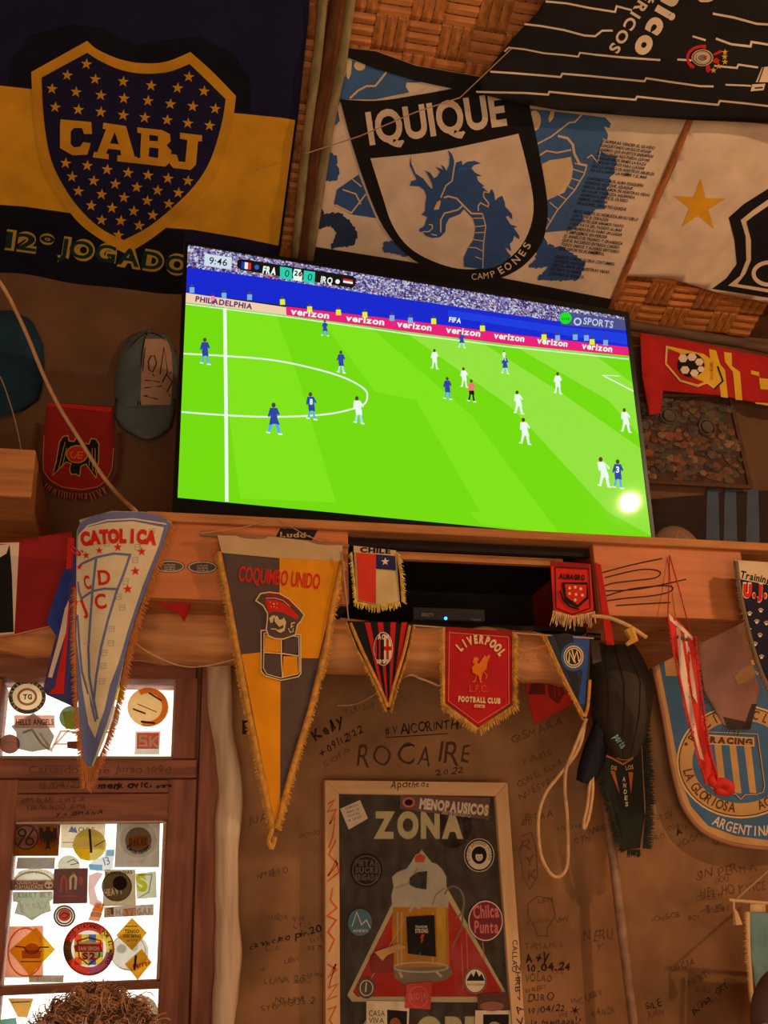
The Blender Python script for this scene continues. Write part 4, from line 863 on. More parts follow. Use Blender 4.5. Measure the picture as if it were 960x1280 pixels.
s.line([(330, 300), (345, 285), (405, 258), (480, 242), (548, 248), (520, 330), (492, 400), (455, 520), (425, 640), (405, 760), (395, 860), (410, 940)], 10, BLG, 3)
s.line([(405, 258), (390, 390), (380, 520), (372, 640), (376, 760), (400, 900)], 10, BLG, 3); s.line([(345, 430), (390, 400), (440, 390), (492, 392)], 10, BLG, 3); s.line([(326, 500), (335, 640), (345, 740), (380, 860), (402, 950)], 9, BLG, 3)
s.line([(330, 360), (332, 400), (345, 440), (352, 470)], 9, BLG, 3)
for x, y, r in ((362, 250, 17), (418, 230, 17), (496, 216, 20), (597, 234, 20), (570, 316, 21), (538, 392, 21), (334, 300, 14), (312, 390, 14), (318, 448, 15)): s.star(x, y, r, RDL, 4, rot=-.05)
s.txt('U.', (330, 256), (350, 232), 44, RDL, 4, bold=.07); s.arc('CATOLICA', 520, 1250, 1056, 1056, -9.6, 7.2, 52, RDL, 4, bold=.08, wd=.72)
s.txt('C', (360, 394), (386, 388), 56, RDL, 4, bold=.03); s.txt('D', (414, 374), (466, 370), 60, RDL, 4, bold=.03); s.txt('J', (348, 498), (368, 490), 58, RDL, 4, bold=.03); s.txt('C', (402, 476), (450, 470), 60, RDL, 4, bold=.03)
GRL = cloth('grey_line_print', (176, 166, 150))
for x, y in ((470, 160), (570, 270), (640, 150), (580, 215), (515, 470), (470, 560), (468, 620), (440, 660), (435, 715), (500, 425), (430, 780), (530, 360), (450, 200)): s.line([(x-12, y-10), (x+12, y-12), (x+10, y+10), (x-10, y+12)], 2.5, GRL, 3, closed=True); s.line([(x-8, y), (x+10, y-3)], 2.5, GRL, 3)
s.zoom(); ol = [(96, 664), (101, 652), (119, 644), (143, 639), (178, 640), (202, 645), (214, 655), (196, 700), (180, 740), (168, 775), (158, 812), (148, 860), (138, 900), (130, 925), (122, 945), (112, 966), (104, 960), (100, 930), (98, 880), (95, 810), (95, 730)]
s.build('banner', ol, CRC, .003, r_)
OF = cloth('rust_fringe', (196, 120, 60))
fringe(s, [(214, 654), (198, 697), (182, 740), (170, 776), (160, 812), (150, 860), (141, 900), (131, 930), (118, 960), (108, 985)], 9, OF, parent=r_, gap=.9, dirs='r', down=.35)
fringe(s, [(95, 735), (94, 780), (95, 830), (97, 890), (102, 930), (106, 985)], 7, OF, parent=r_, gap=1.0, dirs='l', down=.3); fringe(s, [(103, 950), (112, 960), (120, 955)], 26, OF, parent=r_, gap=1.0, dirs='l', down=1)
mb = MB(); mb.tube([s.P(100, 652, -.004), s.P(140, 641, -.004), s.P(180, 642, -.004), s.P(214, 654, -.004)], .004, 6); mb.build('rod', mat('pale_rod', (190, 160, 130)), r_)
# -- small tricolour cloth behind it
s = Sheet(plane(2.078), NW, wave((.008, .12, .02, 0)), 8)
s.zoom(0, 600, 4)
s.poly([(340, 290), (372, 290), (360, 440), (330, 445)], RDL, 1); s.poly([(335, 445), (358, 470), (300, 790), (235, 710), (300, 500)], cloth('royal_blue_cloth', (44, 62, 140)), 1); s.poly([(340, 600), (352, 620), (318, 1070), (270, 1060), (318, 820)], RDL, 2); s.poly([(325, 640), (345, 600), (330, 760), (260, 990), (240, 985), (290, 800)], C_WHITE, 3)
s.poly([(285, 1070), (322, 1066), (322, 1045), (265, 1040), (245, 1070)], RDL, 3)
s.zoom()
o = s.build('flag_cloth', [(85, 671), (93, 674), (98, 700), (98, 800), (98, 870), (96, 885), (58, 868), (54, 860), (61, 830), (70, 795), (58, 776), (75, 725), (83, 705)], cloth('violet_blue_cloth', (74, 70, 130)), .003)
tag(o, 'crumpled small blue, white and red flag hanging behind the long white pennant', 'flag')
# -- red and black flag at left edge
s = Sheet(plane(2.16), NW, wave((.006, .04, .02, 0)), 14)
s.poly([(-60, 680), (24, 678), (18, 792), (-60, 800)], C_WHITE, 1); s.poly([(-60, 680), (12, 680), (15, 720), (17, 790), (-60, 796)], C_BLACK, 2); s.poly([(0, 681), (12, 680), (8, 692), (-6, 700), (-20, 698)], C_WHITE, 3); s.line([(-60, 802), (20, 793), (66, 782)], 1.8, cloth('pink_edge', (220, 130, 100)), 3)
o = s.build('hanging_flag', [(-60, 682), (40, 672), (90, 664), (90, 790), (66, 783), (20, 794), (-60, 803)], cloth('crimson_cloth', (150, 36, 34)), .003)
tag(o, 'dark crimson flag with a black and white patch, above the transom window', 'flag')
# -- red cloth scraps under the shelf
s = Sheet(plane(2.12), NW, wave((.004, .2, .1, 0)), 8)
o = s.build('torn_cloth', [(186, 744), (240, 748), (238, 760), (230, 778), (224, 766), (212, 762), (200, 756), (186, 750)], REDC, .002); tag(o, 'torn red cloth scrap sticking out below the left end of the shelf', 'cloth')
# -- orange and charcoal pennant
SY = 2.060
r_ = pen('pennant', 'big orange and charcoal quartered pennant with a bearded red-capped head, below the television', at(352, 680, SY))
s = Sheet(plane(SY), NW, wave((.004, .03, .02, 0), (.003, .07, .01, 1)), 14); k = (240, 640, 2.909)
s.zoom(*k)
s.poly([(318, 150), (545, 178), (460, 532), (318, 530)], ORG, 1); s.poly([(180, 518), (250, 510), (322, 515), (320, 1140), (300, 1140)], ORG, 1)
s.poly([(92, 84), (300, 90), (548, 122), (546, 180), (320, 168), (108, 148)], cloth('beige_hem', (200, 168, 120)), 2)
s.txt('COQUIMBO UNIDO', (168, 250), (463, 280), 54, RDL, 3, bold=.02, gap=.10)
s.zoom(300, 730, 9.6)
s.poly([(315, 590), (255, 555), (250, 1040), (300, 1110), (490, 1170), (700, 1110), (735, 1060), (735, 605), (640, 620), (500, 640)], C_BLACK, 3)
s.line([(320, 556), (254, 556), (254, 1040), (300, 1100), (490, 1156), (700, 1112), (730, 1070), (728, 612), (655, 604)], 14, CRL, 5); s.line([(320, 586), (288, 590), (282, 1010), (320, 1080), (490, 1128), (690, 1080), (712, 1050), (706, 632), (635, 625)], 12, CRL, 5)
s.poly([(300, 600), (490, 655), (488, 815), (292, 812)], ORG, 4); s.poly([(520, 865), (690, 870), (696, 1060), (660, 1085), (515, 1115)], ORG, 4); s.poly([(520, 660), (700, 640), (690, 835), (520, 830)], GRY, 4); s.poly([(292, 840), (488, 845), (492, 1110), (330, 1070), (292, 1020)], GRY, 4)
s.line([(497, 665), (497, 900), (512, 1130)], 15, CRL, 5); s.line([(290, 822), (490, 832), (700, 862)], 15, CRL, 5)
hd = [(190, 200), (245, 115), (350, 98), (470, 112), (590, 180), (690, 280), (770, 368), (735, 440), (690, 490), (665, 610), (520, 660), (420, 655), (340, 620), (315, 540), (330, 420), (330, 350), (280, 260)]
s.poly(hd, GRY, 6); s.line(hd, 15, CRL, 7, closed=True)
s.poly([(300, 205), (320, 185), (420, 190), (520, 225), (620, 300), (710, 390), (690, 428), (600, 385), (500, 340), (400, 330), (350, 350), (330, 290)], RDL, 8); s.poly([(290, 130), (360, 110), (470, 130), (580, 185), (640, 240), (700, 330), (660, 300), (560, 230), (450, 165), (310, 150)], cloth('dark_red_print', (150, 44, 30)), 8)
s.line([(310, 170), (420, 168), (520, 200), (600, 270)], 8, CRL, 9)
s.poly([(350, 410), (390, 375), (430, 380), (400, 420), (395, 460), (365, 468)], CRL, 8); s.poly([(415, 400), (450, 380), (470, 430), (515, 420), (525, 395), (555, 460), (535, 560), (490, 585), (430, 560), (520, 530), (520, 490), (470, 515), (440, 480), (415, 450)], CRL, 8)
s.line([(370, 540), (430, 540), (470, 575), (520, 560)], 12, CRL, 9); s.line([(660, 465), (620, 470), (612, 520), (640, 500)], 14, CRL, 8); s.line([(580, 530), (600, 580), (635, 570), (640, 530)], 10, CRL, 8)
for x, y in ((405, 238), (365, 218), (445, 235), (375, 272), (410, 272), (440, 288)): s.disc(x, y, 12 if x == 405 else 7, 12 if x == 405 else 7, CRL, 9, n=8)
s.zoom()
s.build('banner', [(272, 669), (343, 671), (428, 682), (427, 702), (412, 770), (398, 830), (386, 880), (368, 945), (352, 1005), (346, 1032), (340, 1036), (336, 1020), (326, 975), (314, 920), (303, 860), (292, 800), (282, 740), (276, 692)], GRY, .003, r_)
BR = mat('amber_braid', (206, 146, 62), rough=.8, var=.3, scale=80, bump=.3)
e1 = [(273, 690), (284, 746), (295, 806), (306, 866), (318, 926), (330, 985), (340, 1034)]; e2 = [(428, 702), (414, 768), (408, 810), (400, 840), (388, 888), (372, 940), (358, 990), (346, 1036)]
for e, d in ((e1, 'l'), (e2, 'r')):
    mb = MB(); mb.tube(smoothpts([s.P(x, y, .004) for x, y in e], 4), .0065, 7); mb.build('braid', BR, r_, smooth=True)
    fringe(s, e, 7, GOLD, parent=r_, gap=.9, dirs='r' if d == 'r' else 'l', down=.25) if True else None
mb = MB(); mb.tube(smoothpts([s.P(342, 1030, .002), s.P(338, 1044, .004), s.P(336, 1052, .002), s.P(340, 1060, .001), s.P(344, 1046, .003)], 4), .0045, 6); mb.build('tassel', BR, r_)
mb = MB(); mb.tube([s.P(250, 668, -.004), s.P(340, 673, -.004), s.P(436, 683, -.004)], .0045, 8); mb.build('rod', wood('dowel', (150, 110, 76), 'x'), r_)
mb = MB(); mb.tube([s.P(250, 667, .002), s.P(300, 660, .0), s.P(346, 648, -.01), s.P(380, 668, .0), s.P(402, 677, .002)], .0012, 5); mb.build('string', M_STR, r_)
# -- small pennants in the middle
def tri(label, ol, base, Y, draw, hemm=None, fr=None, frm=GOLD, fl=5, fd='l', down=.3, gap=.9, dispw=(.003, .08, .05, 0), braid=None, name='pennant'):
    r_ = pen(name, label, at(ol[0][0], ol[0][1], Y)); s = Sheet(plane(Y), NW, wave(dispw), 10); draw(s); s.zoom(); s.build('banner', ol, base, .0025, r_)
    for path, d, ln in (fr or []): fringe(s, path, ln, frm, parent=r_, gap=gap, dirs=d, down=down)
    for path in (braid or []):
        mb = MB(); mb.tube(smoothpts([s.P(x, y, .003) for x, y in path], 3), .0038, 6); mb.build('braid', BR, r_, smooth=True)
    return r_, s
def d_(s):
    s.poly([(442, 682), (495, 688), (494, 695), (442, 690)], cloth('pale_hem', (210, 176, 130)), 2); s.txt('CHILE', (450, 690), (488, 692), 6, C_BLACK, 3, bold=.05)
    s.poly([(445, 691), (470, 693), (470, 755), (448, 750)], cloth('flag_red', (216, 60, 40)), 2); s.poly([(470, 693), (494, 695), (495, 713), (470, 711)], cloth('flag_blue', (44, 44, 90)), 2); s.star(481.5, 702, 5.4, C_WHITE, 3)
r_, s = tri('small red, white and blue fringed pennant lettered CHILE, at the left side of the niche', [(442, 682), (495, 688), (500, 750), (496, 756), (470, 756), (446, 750)], cloth('flag_white', (214, 186, 130)), SF-.02, d_, fr=[([(440, 690), (443, 720), (446, 752)], 'l', 5), ([(495, 690), (500, 720), (502, 752)], 'r', 7), ([(444, 751), (470, 757), (500, 752)], 'l', 9)], frm=GOLD2, down=.4)
def d_(s):
    for x in (462, 478, 494, 508): s.poly([(x-6, 778), (x+1, 778), (486+(x+1-484)*.2, 880), (486+(x-6-484)*.2, 880)], REDC, 1)
    s.disc(479, 811, 12, 21, C_WHITE, 2); s.disc(479, 811, 11, 20, C_BLACK, 3); s.poly([(480, 792), (488, 800), (490, 812), (488, 824), (480, 830)], C_WHITE, 4); s.line([(470, 800), (470, 822)], 2, REDC, 5); s.line([(474.5, 797), (474.5, 826)], 2, REDC, 5); s.poly([(480, 808), (490, 808), (490, 813), (480, 813)], REDC, 5); s.poly([(483, 795), (486, 796), (486, 826), (483, 828)], REDC, 5)
    s.txt('ACM', (472, 799), (486, 799), 6, C_WHITE, 6, bold=.04); s.txt('1899', (471, 829), (486, 829), 4.6, C_WHITE, 6, bold=.04)
tri('small red and black striped triangular pennant on the log, left of the red one', [(434, 776), (516, 780), (514, 800), (500, 845), (486, 888), (470, 850), (447, 810)], C_BLACK, SF-.035, d_, fr=[([(434, 778), (447, 812), (470, 856), (484, 890)], 'l', 4), ([(516, 782), (508, 820), (494, 862), (487, 890)], 'r', 4)], braid=[[(438, 779), (452, 812), (472, 854), (485, 884)], [(512, 782), (505, 815), (492, 858), (486, 884)]])
def d_(s):
    s.zoom(540, 780, 8); PL = cloth('pale_red_line', (222, 110, 84))
    s.line([(175, 75), (165, 770), (460, 990), (770, 795), (765, 130)], 8, PL, 2); s.poly([(150, 28), (800, 78), (795, 128), (150, 72)], cloth('dark_red_hem', (150, 30, 28)), 2); s.line([(180, 85), (760, 130)], 9, PL, 3)
    s.arc('LIVERPOOL', 465, 480, 250, 290, -47, 60, 78, CRL, 3, bold=.06, wd=.62)
    AM = cloth('amber_bird', (226, 120, 30))
    s.poly([(405, 385), (420, 335), (455, 330), (470, 350), (450, 380), (470, 400), (500, 350), (530, 310), (545, 330), (575, 300), (582, 320), (555, 380), (545, 450), (510, 480), (500, 510), (490, 560), (505, 585), (480, 585), (470, 530), (450, 500), (440, 560), (430, 580), (395, 582), (430, 560), (445, 510), (405, 480), (400, 430), (430, 400)], AM, 3)
    s.line([(520, 480), (548, 510), (540, 550)], 8, AM, 3); s.txt('L.F.C.', (375, 678), (560, 680), 68, cloth('orange_red_print', (220, 90, 40)), 3); s.txt('FOOTBALL CLUB', (262, 772), (684, 795), 50, CRL, 3, bold=.07)
    s.poly([(425, 805), (525, 808), (528, 838), (422, 835)], CRL, 3); s.txt('EST 1892', (435, 832), (518, 834), 18, REDC, 4, bold=.04)
r_, s = tri('red pennant with gold fringe and a bird emblem, in the middle under the niche', [(557, 784), (640, 790), (640, 878), (598, 909), (557, 877)], cloth('fringed_pennant_red', (186, 30, 34)), SF-.035, d_, fr=[([(556, 784), (556, 878)], 'l', 8), ([(641, 790), (641, 880)], 'r', 9), ([(553, 877), (598, 910), (645, 879)], 'l', 10)], down=.45, gap=.75)
def d_(s):
    s.poly([(716, 794), (737, 796), (731, 880), (722, 880), (728, 840), (716, 820)], cloth('monogram_blue', (50, 84, 150)), 1); s.poly([(694, 794), (716, 794), (722, 840), (724, 880)], cloth('monogram_black', (44, 46, 48)), 1)
    s.disc(717, 821, 16, 18, cloth('ring_blue', (60, 92, 140)), 2); s.disc(717, 821, 12.5, 14, CRL, 3); s.disc(717, 821, 11, 12.4, cloth('monogram_black', (44, 46, 48)), 4); s.ring(717, 821, 9.4, 10.6, 1.4, CRL, 5); s.line([(711, 828), (712, 815), (717, 826), (721, 814), (724, 827)], 1.8, CRL, 5); s.line([(715, 812), (719, 829)], 1.6, CRL, 5)
tri('triangular black and blue pennant with a round monogram, right of the red fringed one', [(680, 793), (737, 796), (736, 850), (732, 893), (722, 884), (705, 850)], cloth('monogram_dark', (52, 58, 70)), SF-.03, d_, fr=[([(679, 794), (704, 850), (730, 900)], 'l', 3)], braid=[[(681, 795), (705, 848), (730, 896)], [(737, 850), (735, 880), (731, 896)]])
def d_(s):
    s.poly([(688, 701), (737, 705), (737, 711), (688, 707)], cloth('dark_red_hem', (150, 30, 28)), 2); s.line([(694, 709), (736, 711), (738, 760), (715, 768), (695, 760)], 1.2, C_BLACK, 2, closed=True)
    s.txt('ALMAGRO', (699, 723), (731, 725), 6, C_BLACK, 3, bold=.07); s.poly([(702, 728), (734, 728), (736, 748), (722, 760), (706, 752)], C_BLACK, 3); s.poly([(706, 730), (733, 731), (733, 746), (722, 756), (708, 746)], RDL, 4)
    for x, y in ((712, 735), (719, 734), (726, 736), (712, 742), (720, 743), (728, 744), (719, 750)): s.disc(x, y, 1.9, 1.9, CRL, 5, n=7)
    s.line([(700, 738), (704, 750), (712, 758), (724, 762)], 2.2, C_BLACK, 4)
tri('small red and black crested pennant with cream fringe at the right side of the niche', [(688, 701), (738, 705), (742, 763), (716, 770), (692, 763)], RDL, SF-.02, d_, fr=[([(691, 763), (716, 770), (744, 764)], 'l', 17)], frm=mat('cream_fringe', (220, 176, 120), var=.2, scale=60), down=.6, gap=1.0)
def d_(s):
    s.poly([(665, 850), (680, 846), (682, 868), (660, 868)], cloth('maroon_patch', (120, 40, 30)), 1); s.poly([(684, 848), (700, 842), (706, 866), (698, 880), (686, 872)], cloth('maroon_patch', (120, 40, 30)), 1); s.line([(692, 852), (694, 872)], 1.5, REDC, 2); s.line([(697, 852), (699, 870)], 1.5, REDC, 2)
tri('small plain red flag half hidden behind the black and blue pennant', [(655, 850), (700, 838), (716, 880), (668, 906)], cloth('scarlet_cloth', (206, 50, 40)), 2.45, d_, name='small_flag')
# dark vertical strap and red ribbon by the niche
mb = MB(); s = Sheet(plane(SF-.012), NW); o = s.build('red_ribbon', [(744, 703), (751, 706), (768, 806), (758, 806)], REDC, .002); tag(o, 'thin red ribbon hanging right of the niche', 'ribbon')
# -- narrow twisted red pennant
def tw(x, y): return .012*math.sin(y*.05)+.006*math.sin(x*.4)
s = Sheet(plane(2.06), NW, tw, 6); r_ = pen('pennant', 'narrow twisted red and white pennant on red strings at the right', at(852, 775, 2.06))
s.poly([(836, 767), (866, 796), (866, 801), (836, 774)], C_WHITE, 2); s.poly([(845, 784), (850, 786), (862, 860), (872, 920), (880, 950), (874, 948), (862, 905), (850, 840)], C_WHITE, 2); s.poly([(855, 790), (859, 793), (868, 850), (872, 880), (866, 870)], C_WHITE, 2); s.line([(846, 796), (860, 800)], 4, GRY, 3)
s.build('banner', [(836, 767), (848, 775), (866, 796), (869, 815), (872, 850), (877, 890), (884, 930), (892, 960), (898, 975), (884, 980), (874, 950), (864, 900), (856, 860), (848, 825), (838, 790)], cloth('vermilion_cloth', (222, 56, 44)), .004, r_)
mb = MB(); mb.tube(smoothpts([s.P(886, 972, 0), s.P(893, 980, .004), s.P(903, 978, .006), s.P(913, 983, .004), s.P(908, 990, .002), s.P(893, 987, .0)], 4), [.010]*20+[.004], 8); mb.build('curled_tip', MATS['vermilion_cloth'], r_, smooth=True)
for e in ([(836, 770), (846, 825), (862, 900), (884, 980)], [(868, 796), (873, 850), (884, 930), (896, 975)]): fringe(s, e, 3.5, MATS['vermilion_cloth'], parent=r_, gap=.8, dirs='l' if e[0][0] == 836 else 'r')
mb = MB(); mb.tube([at(835, 768, 2.06), at(836, 735, 2.07), at(837, 694, 2.08)], .0013, 5); mb.tube([at(864, 795, 2.06), at(850, 740, 2.07), at(837, 694, 2.08)], .0013, 5); mb.build('string', REDC, r_)
# -- big round-ended racing pennant on the wall
YR = 2.64
s = Sheet(plane(YR), NW); r_ = pen('pennant', 'big light blue round-ended pennant with a striped shield, on the wall at the right edge', at(900, 820, YR))
SKB = cloth('round_pennant_blue', (74, 112, 148)); TAN = cloth('round_pennant_tan', (206, 160, 100)); BRN = cloth('round_pennant_brown', (104, 66, 44)); s.zoom(780, 640, 3.05)
cl = [(812, 812), (900, 822), (1010, 830), (1010, 1056), (960, 1061), (914, 1055), (877, 1038), (856, 1012), (846, 985), (838, 950), (830, 900), (820, 850)]
s.zoom(); s.poly([(822, 818), (900, 828), (1010, 836), (1010, 1044), (960, 1050), (920, 1045), (885, 1032), (864, 1008), (853, 980), (845, 940), (836, 890), (828, 850)], SKB, 1); s.zoom(780, 640, 3.05)
s.poly([(150, 545), (210, 550), (215, 625), (160, 625)], TAN, 2); s.zoom(840, 870, 6.733)
cx, cy = 440, 552
s.disc(580, 552, 540, 478, CRL, 2, n=48); s.disc(580, 552, 525, 463, BRN, 3, n=48); s.disc(580, 552, 515, 453, TAN, 4, n=48); s.disc(580, 552, 408, 350, SKB, 5, n=40)
s.arc('LA GLORIOSA', 580, 552, 492, 428, 261, 186, 78, BRN, 6, bold=.02, inward=True, wd=.75); s.arc('ACADEMIA', 580, 552, 492, 428, 162, 100, 78, BRN, 6, bold=.02, inward=True, wd=.75)
s.arc('RACING CLUB', 580, 552, 428, 370, -66, 54, 74, BRN, 6, bold=.02, wd=.75); s.disc(118, 405, 14, 14, BRN, 6)
s.arc('ARGENTINA', 720, 380, 795, 795, 209, 171, 82, C_WHITE, 6, bold=.02, inward=True, wd=.7)
shd = [(265, 300), (715, 320), (740, 500), (775, 760), (760, 810), (700, 830), (610, 830), (572, 870), (530, 825), (400, 805), (335, 770), (300, 600)]
s.poly(shd, SKB, 6); s.line(shd, 16, BRN, 8, closed=True); s.line([(x*1.0+(6 if x > 500 else -6), y) for x, y in shd], 5, CRL, 9, closed=True)
for x in (355, 480, 605): s.poly([(x, 400), (x+58, 405), (x+105, 820), (x+50, 815)], TAN, 7)
s.poly([(290, 325), (690, 350), (695, 425), (300, 405)], CRL, 9); s.poly([(300, 335), (684, 358), (686, 418), (308, 398)], TAN, 10); s.txt('RACING', (318, 390), (676, 412), 48, BRN, 11, bold=.08)
s.zoom(); ol = cl; s.build('banner', ol, TAN, .003, r_)
mb = MB(); mb.tube(smoothpts([s.P(x, y, .003) for x, y in [ol[0]]+ol[:3:-1]], 3), .006, 7); mb.build('edging', cloth('tan_edging', (176, 126, 90)), r_, smooth=True)
mb = MB(); mb.tube([at(812, 810, YR), at(850, 815, YR)], .005, 8); mb.build('rod', mat('pale_rod', (190, 160, 130)), r_)
# -- pinkish brown cloth hanging in front of it
s = Sheet(plane(2.30), NW, wave((.012, .07, .03, 0), (.006, .02, .12, 1)), 8)
s.poly([(918, 846), (926, 836), (940, 830), (946, 842), (936, 852), (922, 856)], cloth('faint_yellow_stain', (164, 126, 86)), 1); s.poly([(904, 896), (932, 902), (940, 880), (946, 880), (938, 912), (910, 912)], cloth('black_hem_cloth', (66, 54, 48)), 1)
o = s.build('hanging_cloth', [(871, 785), (888, 775), (912, 768), (925, 776), (935, 815), (950, 862), (944, 885), (934, 905), (925, 912), (906, 908), (895, 890), (880, 865), (874, 830)], cloth('mauve_brown_cloth', (150, 108, 94)), .004)
tag(o, 'pinkish brown faded cloth hanging below the right end of the shelf', 'cloth')
fringe(s, [(871, 787), (875, 830), (882, 868), (897, 893)], 6, cloth('black_hem_cloth', (66, 54, 48)), name='fringe', parent=o, dirs='l'); fringe(s, [(904, 906), (926, 912), (938, 900)], 9, cloth('black_hem_cloth', (66, 54, 48)), parent=o, dirs='l')
# -- dark blue pennant with paw prints at right edge
s = Sheet(plane(2.04), NW, wave((.006, .06, .03, 0)), 10); r_ = pen('pennant', 'dark blue pennant with white paw prints and red letters at the right edge', at(940, 702, 2.04))
s.poly([(918, 700), (1010, 706), (1010, 742), (926, 724)], cloth('cream_top', (214, 186, 150)), 1); s.txt('Training', (925, 722), (962, 730), 9, C_BLACK, 2, bold=.03)
s.txt('U.J.', (929, 745), (958, 746), 14, RDL, 3, bold=.09); s.txt('U.J.', (928, 745), (959, 746), 15, C_WHITE, 2, bold=.13)
for x, y in ((937, 768), (951, 764), (946, 778), (936, 788), (950, 795), (958, 780), (944, 806), (952, 822), (948, 842)):
    s.disc(x, y, 2, 1.7, C_WHITE, 2, n=8)
    for dx, dy in ((-2.4, -2), (-.8, -3.2), (1, -3.1), (2.6, -1.8)): s.disc(x+dx, y+dy, .7, .9, C_WHITE, 2, n=6)
s.build('banner', [(918, 700), (1010, 706), (1010, 900), (975, 890), (958, 860), (944, 820), (932, 770), (924, 730)], cloth('midnight_cloth', (36, 34, 52)), .003, r_)
mb = MB(); e = [(920, 702), (924, 735), (932, 775), (941, 810), (951, 840), (964, 868)]; mb.tube(smoothpts([s.P(x, y, .003) for x, y in e], 3), .0055, 7); mb.build('braid', cloth('olive_braid', (128, 104, 76)), r_, smooth=True); fringe(s, e, 6, cloth('olive_braid', (128, 104, 76)), parent=r_, dirs='l', down=.2)
# -- light blue fringed pennant bottom right
YP = 2.5
s = Sheet(plane(YP), NW, wave((.003, .05, .03, 0)), 12); r_ = pen('pennant', 'light blue pennant with cream fringe on a rod, lower right corner', at(940, 1130, YP)); CRF = cloth('cream_fringe_cloth', (232, 192, 136))
s.build('banner', [(937, 1140), (1020, 1144), (1020, 1330), (960, 1290), (945, 1240), (940, 1200)], cloth('pale_turquoise_cloth', (120, 158, 158), var=.3), .003, r_)
mb = MB(); mb.tube(smoothpts([s.P(934, 1140, .003), s.P(935, 1180, .003), s.P(937, 1215, .003), s.P(940, 1250, .003), s.P(952, 1285, .003)], 3), .0065, 7); mb.build('braid', CRF, r_, smooth=True); fringe(s, [(934, 1142), (936, 1200), (942, 1252)], 5, CRF, parent=r_, dirs='l')
s.build('hanging_sleeve', [(938, 1127), (957, 1128), (957, 1140), (938, 1140)], CRF, .006, r_)
mb = MB(); mb.tube([s.P(911, 1125, 0), s.P(1020, 1134, 0)], .004, 8); mb.build('rod', CRF, r_); mb = MB(); mb.tube([s.P(918, 1126, .002), s.P(960, 1089, 0), s.P(1000, 1055, 0)], .0025, 6); mb.build('string', M_STR, r_)
mb = MB(); mb.tube([s.P(917, 1127, .002), s.P(917, 1136, .002), s.P(919, 1140, .003), s.P(922, 1156, .002)], [.003, .003, .006, .012], 8); mb.build('tassel', CRF, r_)
# -- furry dark green pennant
YB_ = 2.56; s = Sheet(plane(YB_), NW, wave((.004, .05, .03, 0)), 10); r_ = pen('pennant', 'long dark green furry-edged pennant with small vertical letters, below the black cap', at(775, 900, YB_)); s.zoom(640, 740, 3.459)
DGN = cloth('furry_green_cloth', (44, 46, 36)); OB = cloth('orange_brown_print', (196, 112, 60))
s.line([(400, 705), (440, 722), (480, 745), (520, 720), (538, 680), (540, 600)], 8, OB, 2); s.ring(485, 690, 48, 36, 4, OB, 2); s.ring(485, 690, 36, 26, 2.5, GD, 2)
s.poly([(425, 772), (445, 775), (466, 875)], OB, 2); s.poly([(503, 778), (524, 780), (514, 872)], OB, 2); s.txt('DE', (428, 766), (452, 770), 16, TAN, 3, bold=.04); s.txt('LOS', (493, 770), (526, 764), 18, TAN, 3, bold=.04)
for i, c_ in enumerate('ANDES'): s.txt(c_, (477+i*3, 818+i*27), (490+i*3, 819+i*27), 19, C_WHITE, 3, bold=.03)
s.zoom(); s.build('banner', [(750, 900), (800, 895), (803, 960), (806, 1020), (800, 1060), (782, 1062), (770, 1020), (755, 980)], DGN, .006, r_)
FUR = mat('dark_green_fur', (50, 50, 38), var=.3, scale=60)
fringe(s, [(750, 930), (756, 975), (766, 1010), (776, 1045), (784, 1062), (800, 1062)], 9, FUR, name='fur_edge', parent=r_, gap=.35, dirs='l', r=.0016); fringe(s, [(801, 900), (804, 960), (807, 1010), (803, 1060)], 11, FUR, name='fur_edge', parent=r_, gap=.35, dirs='r', r=.0016)
# -- black cap hanging by its strap
BKC = cloth('faded_black_cap_cloth', (66, 58, 48), var=.35, scale=9); NVC = cloth('navy_cap_cloth', (36, 36, 46)); c_ = at(775, 890, 2.30)
r_ = root('baseball_cap', 'large faded black cap hanging by its strap below the shelf', 'cap', c_); k = (c_-CAM).length/FOC*1.02
def Q(x, y, d): return at(x, y, 2.30-d)
rows = [(803, [(748, 0), (770, .02), (790, .0)]), (815, [(738, 0), (768, .05), (800, .0)]), (850, [(737, 0), (770, .09), (817, .0)]), (890, [(738, 0), (772, .11), (815, .0)]), (925, [(744, .0), (775, .11), (806, .0)]), (945, [(762, .04), (780, .09), (796, .02)])]
mb = MB()
def fn(u, v):
    t = v*(len(rows)-1); i = min(int(t), len(rows)-2); f = t-i; a, b = rows[i], rows[i+1]
    y = a[0]*(1-f)+b[0]*f; xl_ = a[1][0][0]*(1-f)+b[1][0][0]*f; xr_ = a[1][2][0]*(1-f)+b[1][2][0]*f; dm = a[1][1][1]*(1-f)+b[1][1][1]*f
    return Q(xl_+(xr_-xl_)*u, y+3*math.sin(u*math.pi), dm*math.sin(math.pi*u)**.7)
mb.grid(fn, 14, 14); o = mb.build('crown', BKC, r_, smooth=True)
mb = MB()
def fb(u, v):
    L_ = [(744, 900), (731, 930), (722, 960), (720, 975)]; R_ = [(760, 925), (757, 950), (748, 972), (738, 982)]
    t = v*3; i = min(int(t), 2); f = t-i; l_ = [L_[i][j]*(1-f)+L_[i+1][j]*f for j in (0, 1)]; q_ = [R_[i][j]*(1-f)+R_[i+1][j]*f for j in (0, 1)]
    return Q(l_[0]+(q_[0]-l_[0])*u, l_[1]+(q_[1]-l_[1])*u, .06+.03*math.sin(math.pi*u))
mb.grid(fb, 8, 8); b = mb.build('brim', NVC, r_, smooth=True); md = b.modifiers.new('t', 'SOLIDIFY'); md.thickness = .003
mb = MB()
for i in range(1, 4):
    mb.tube([Vector(fn(i/4+.04*math.sin(v*.3), v/10))+Vector((0, -.002, 0)) for v in range(0, 11)], .0016, 4)
mb.build('seam', M_INK, r_)
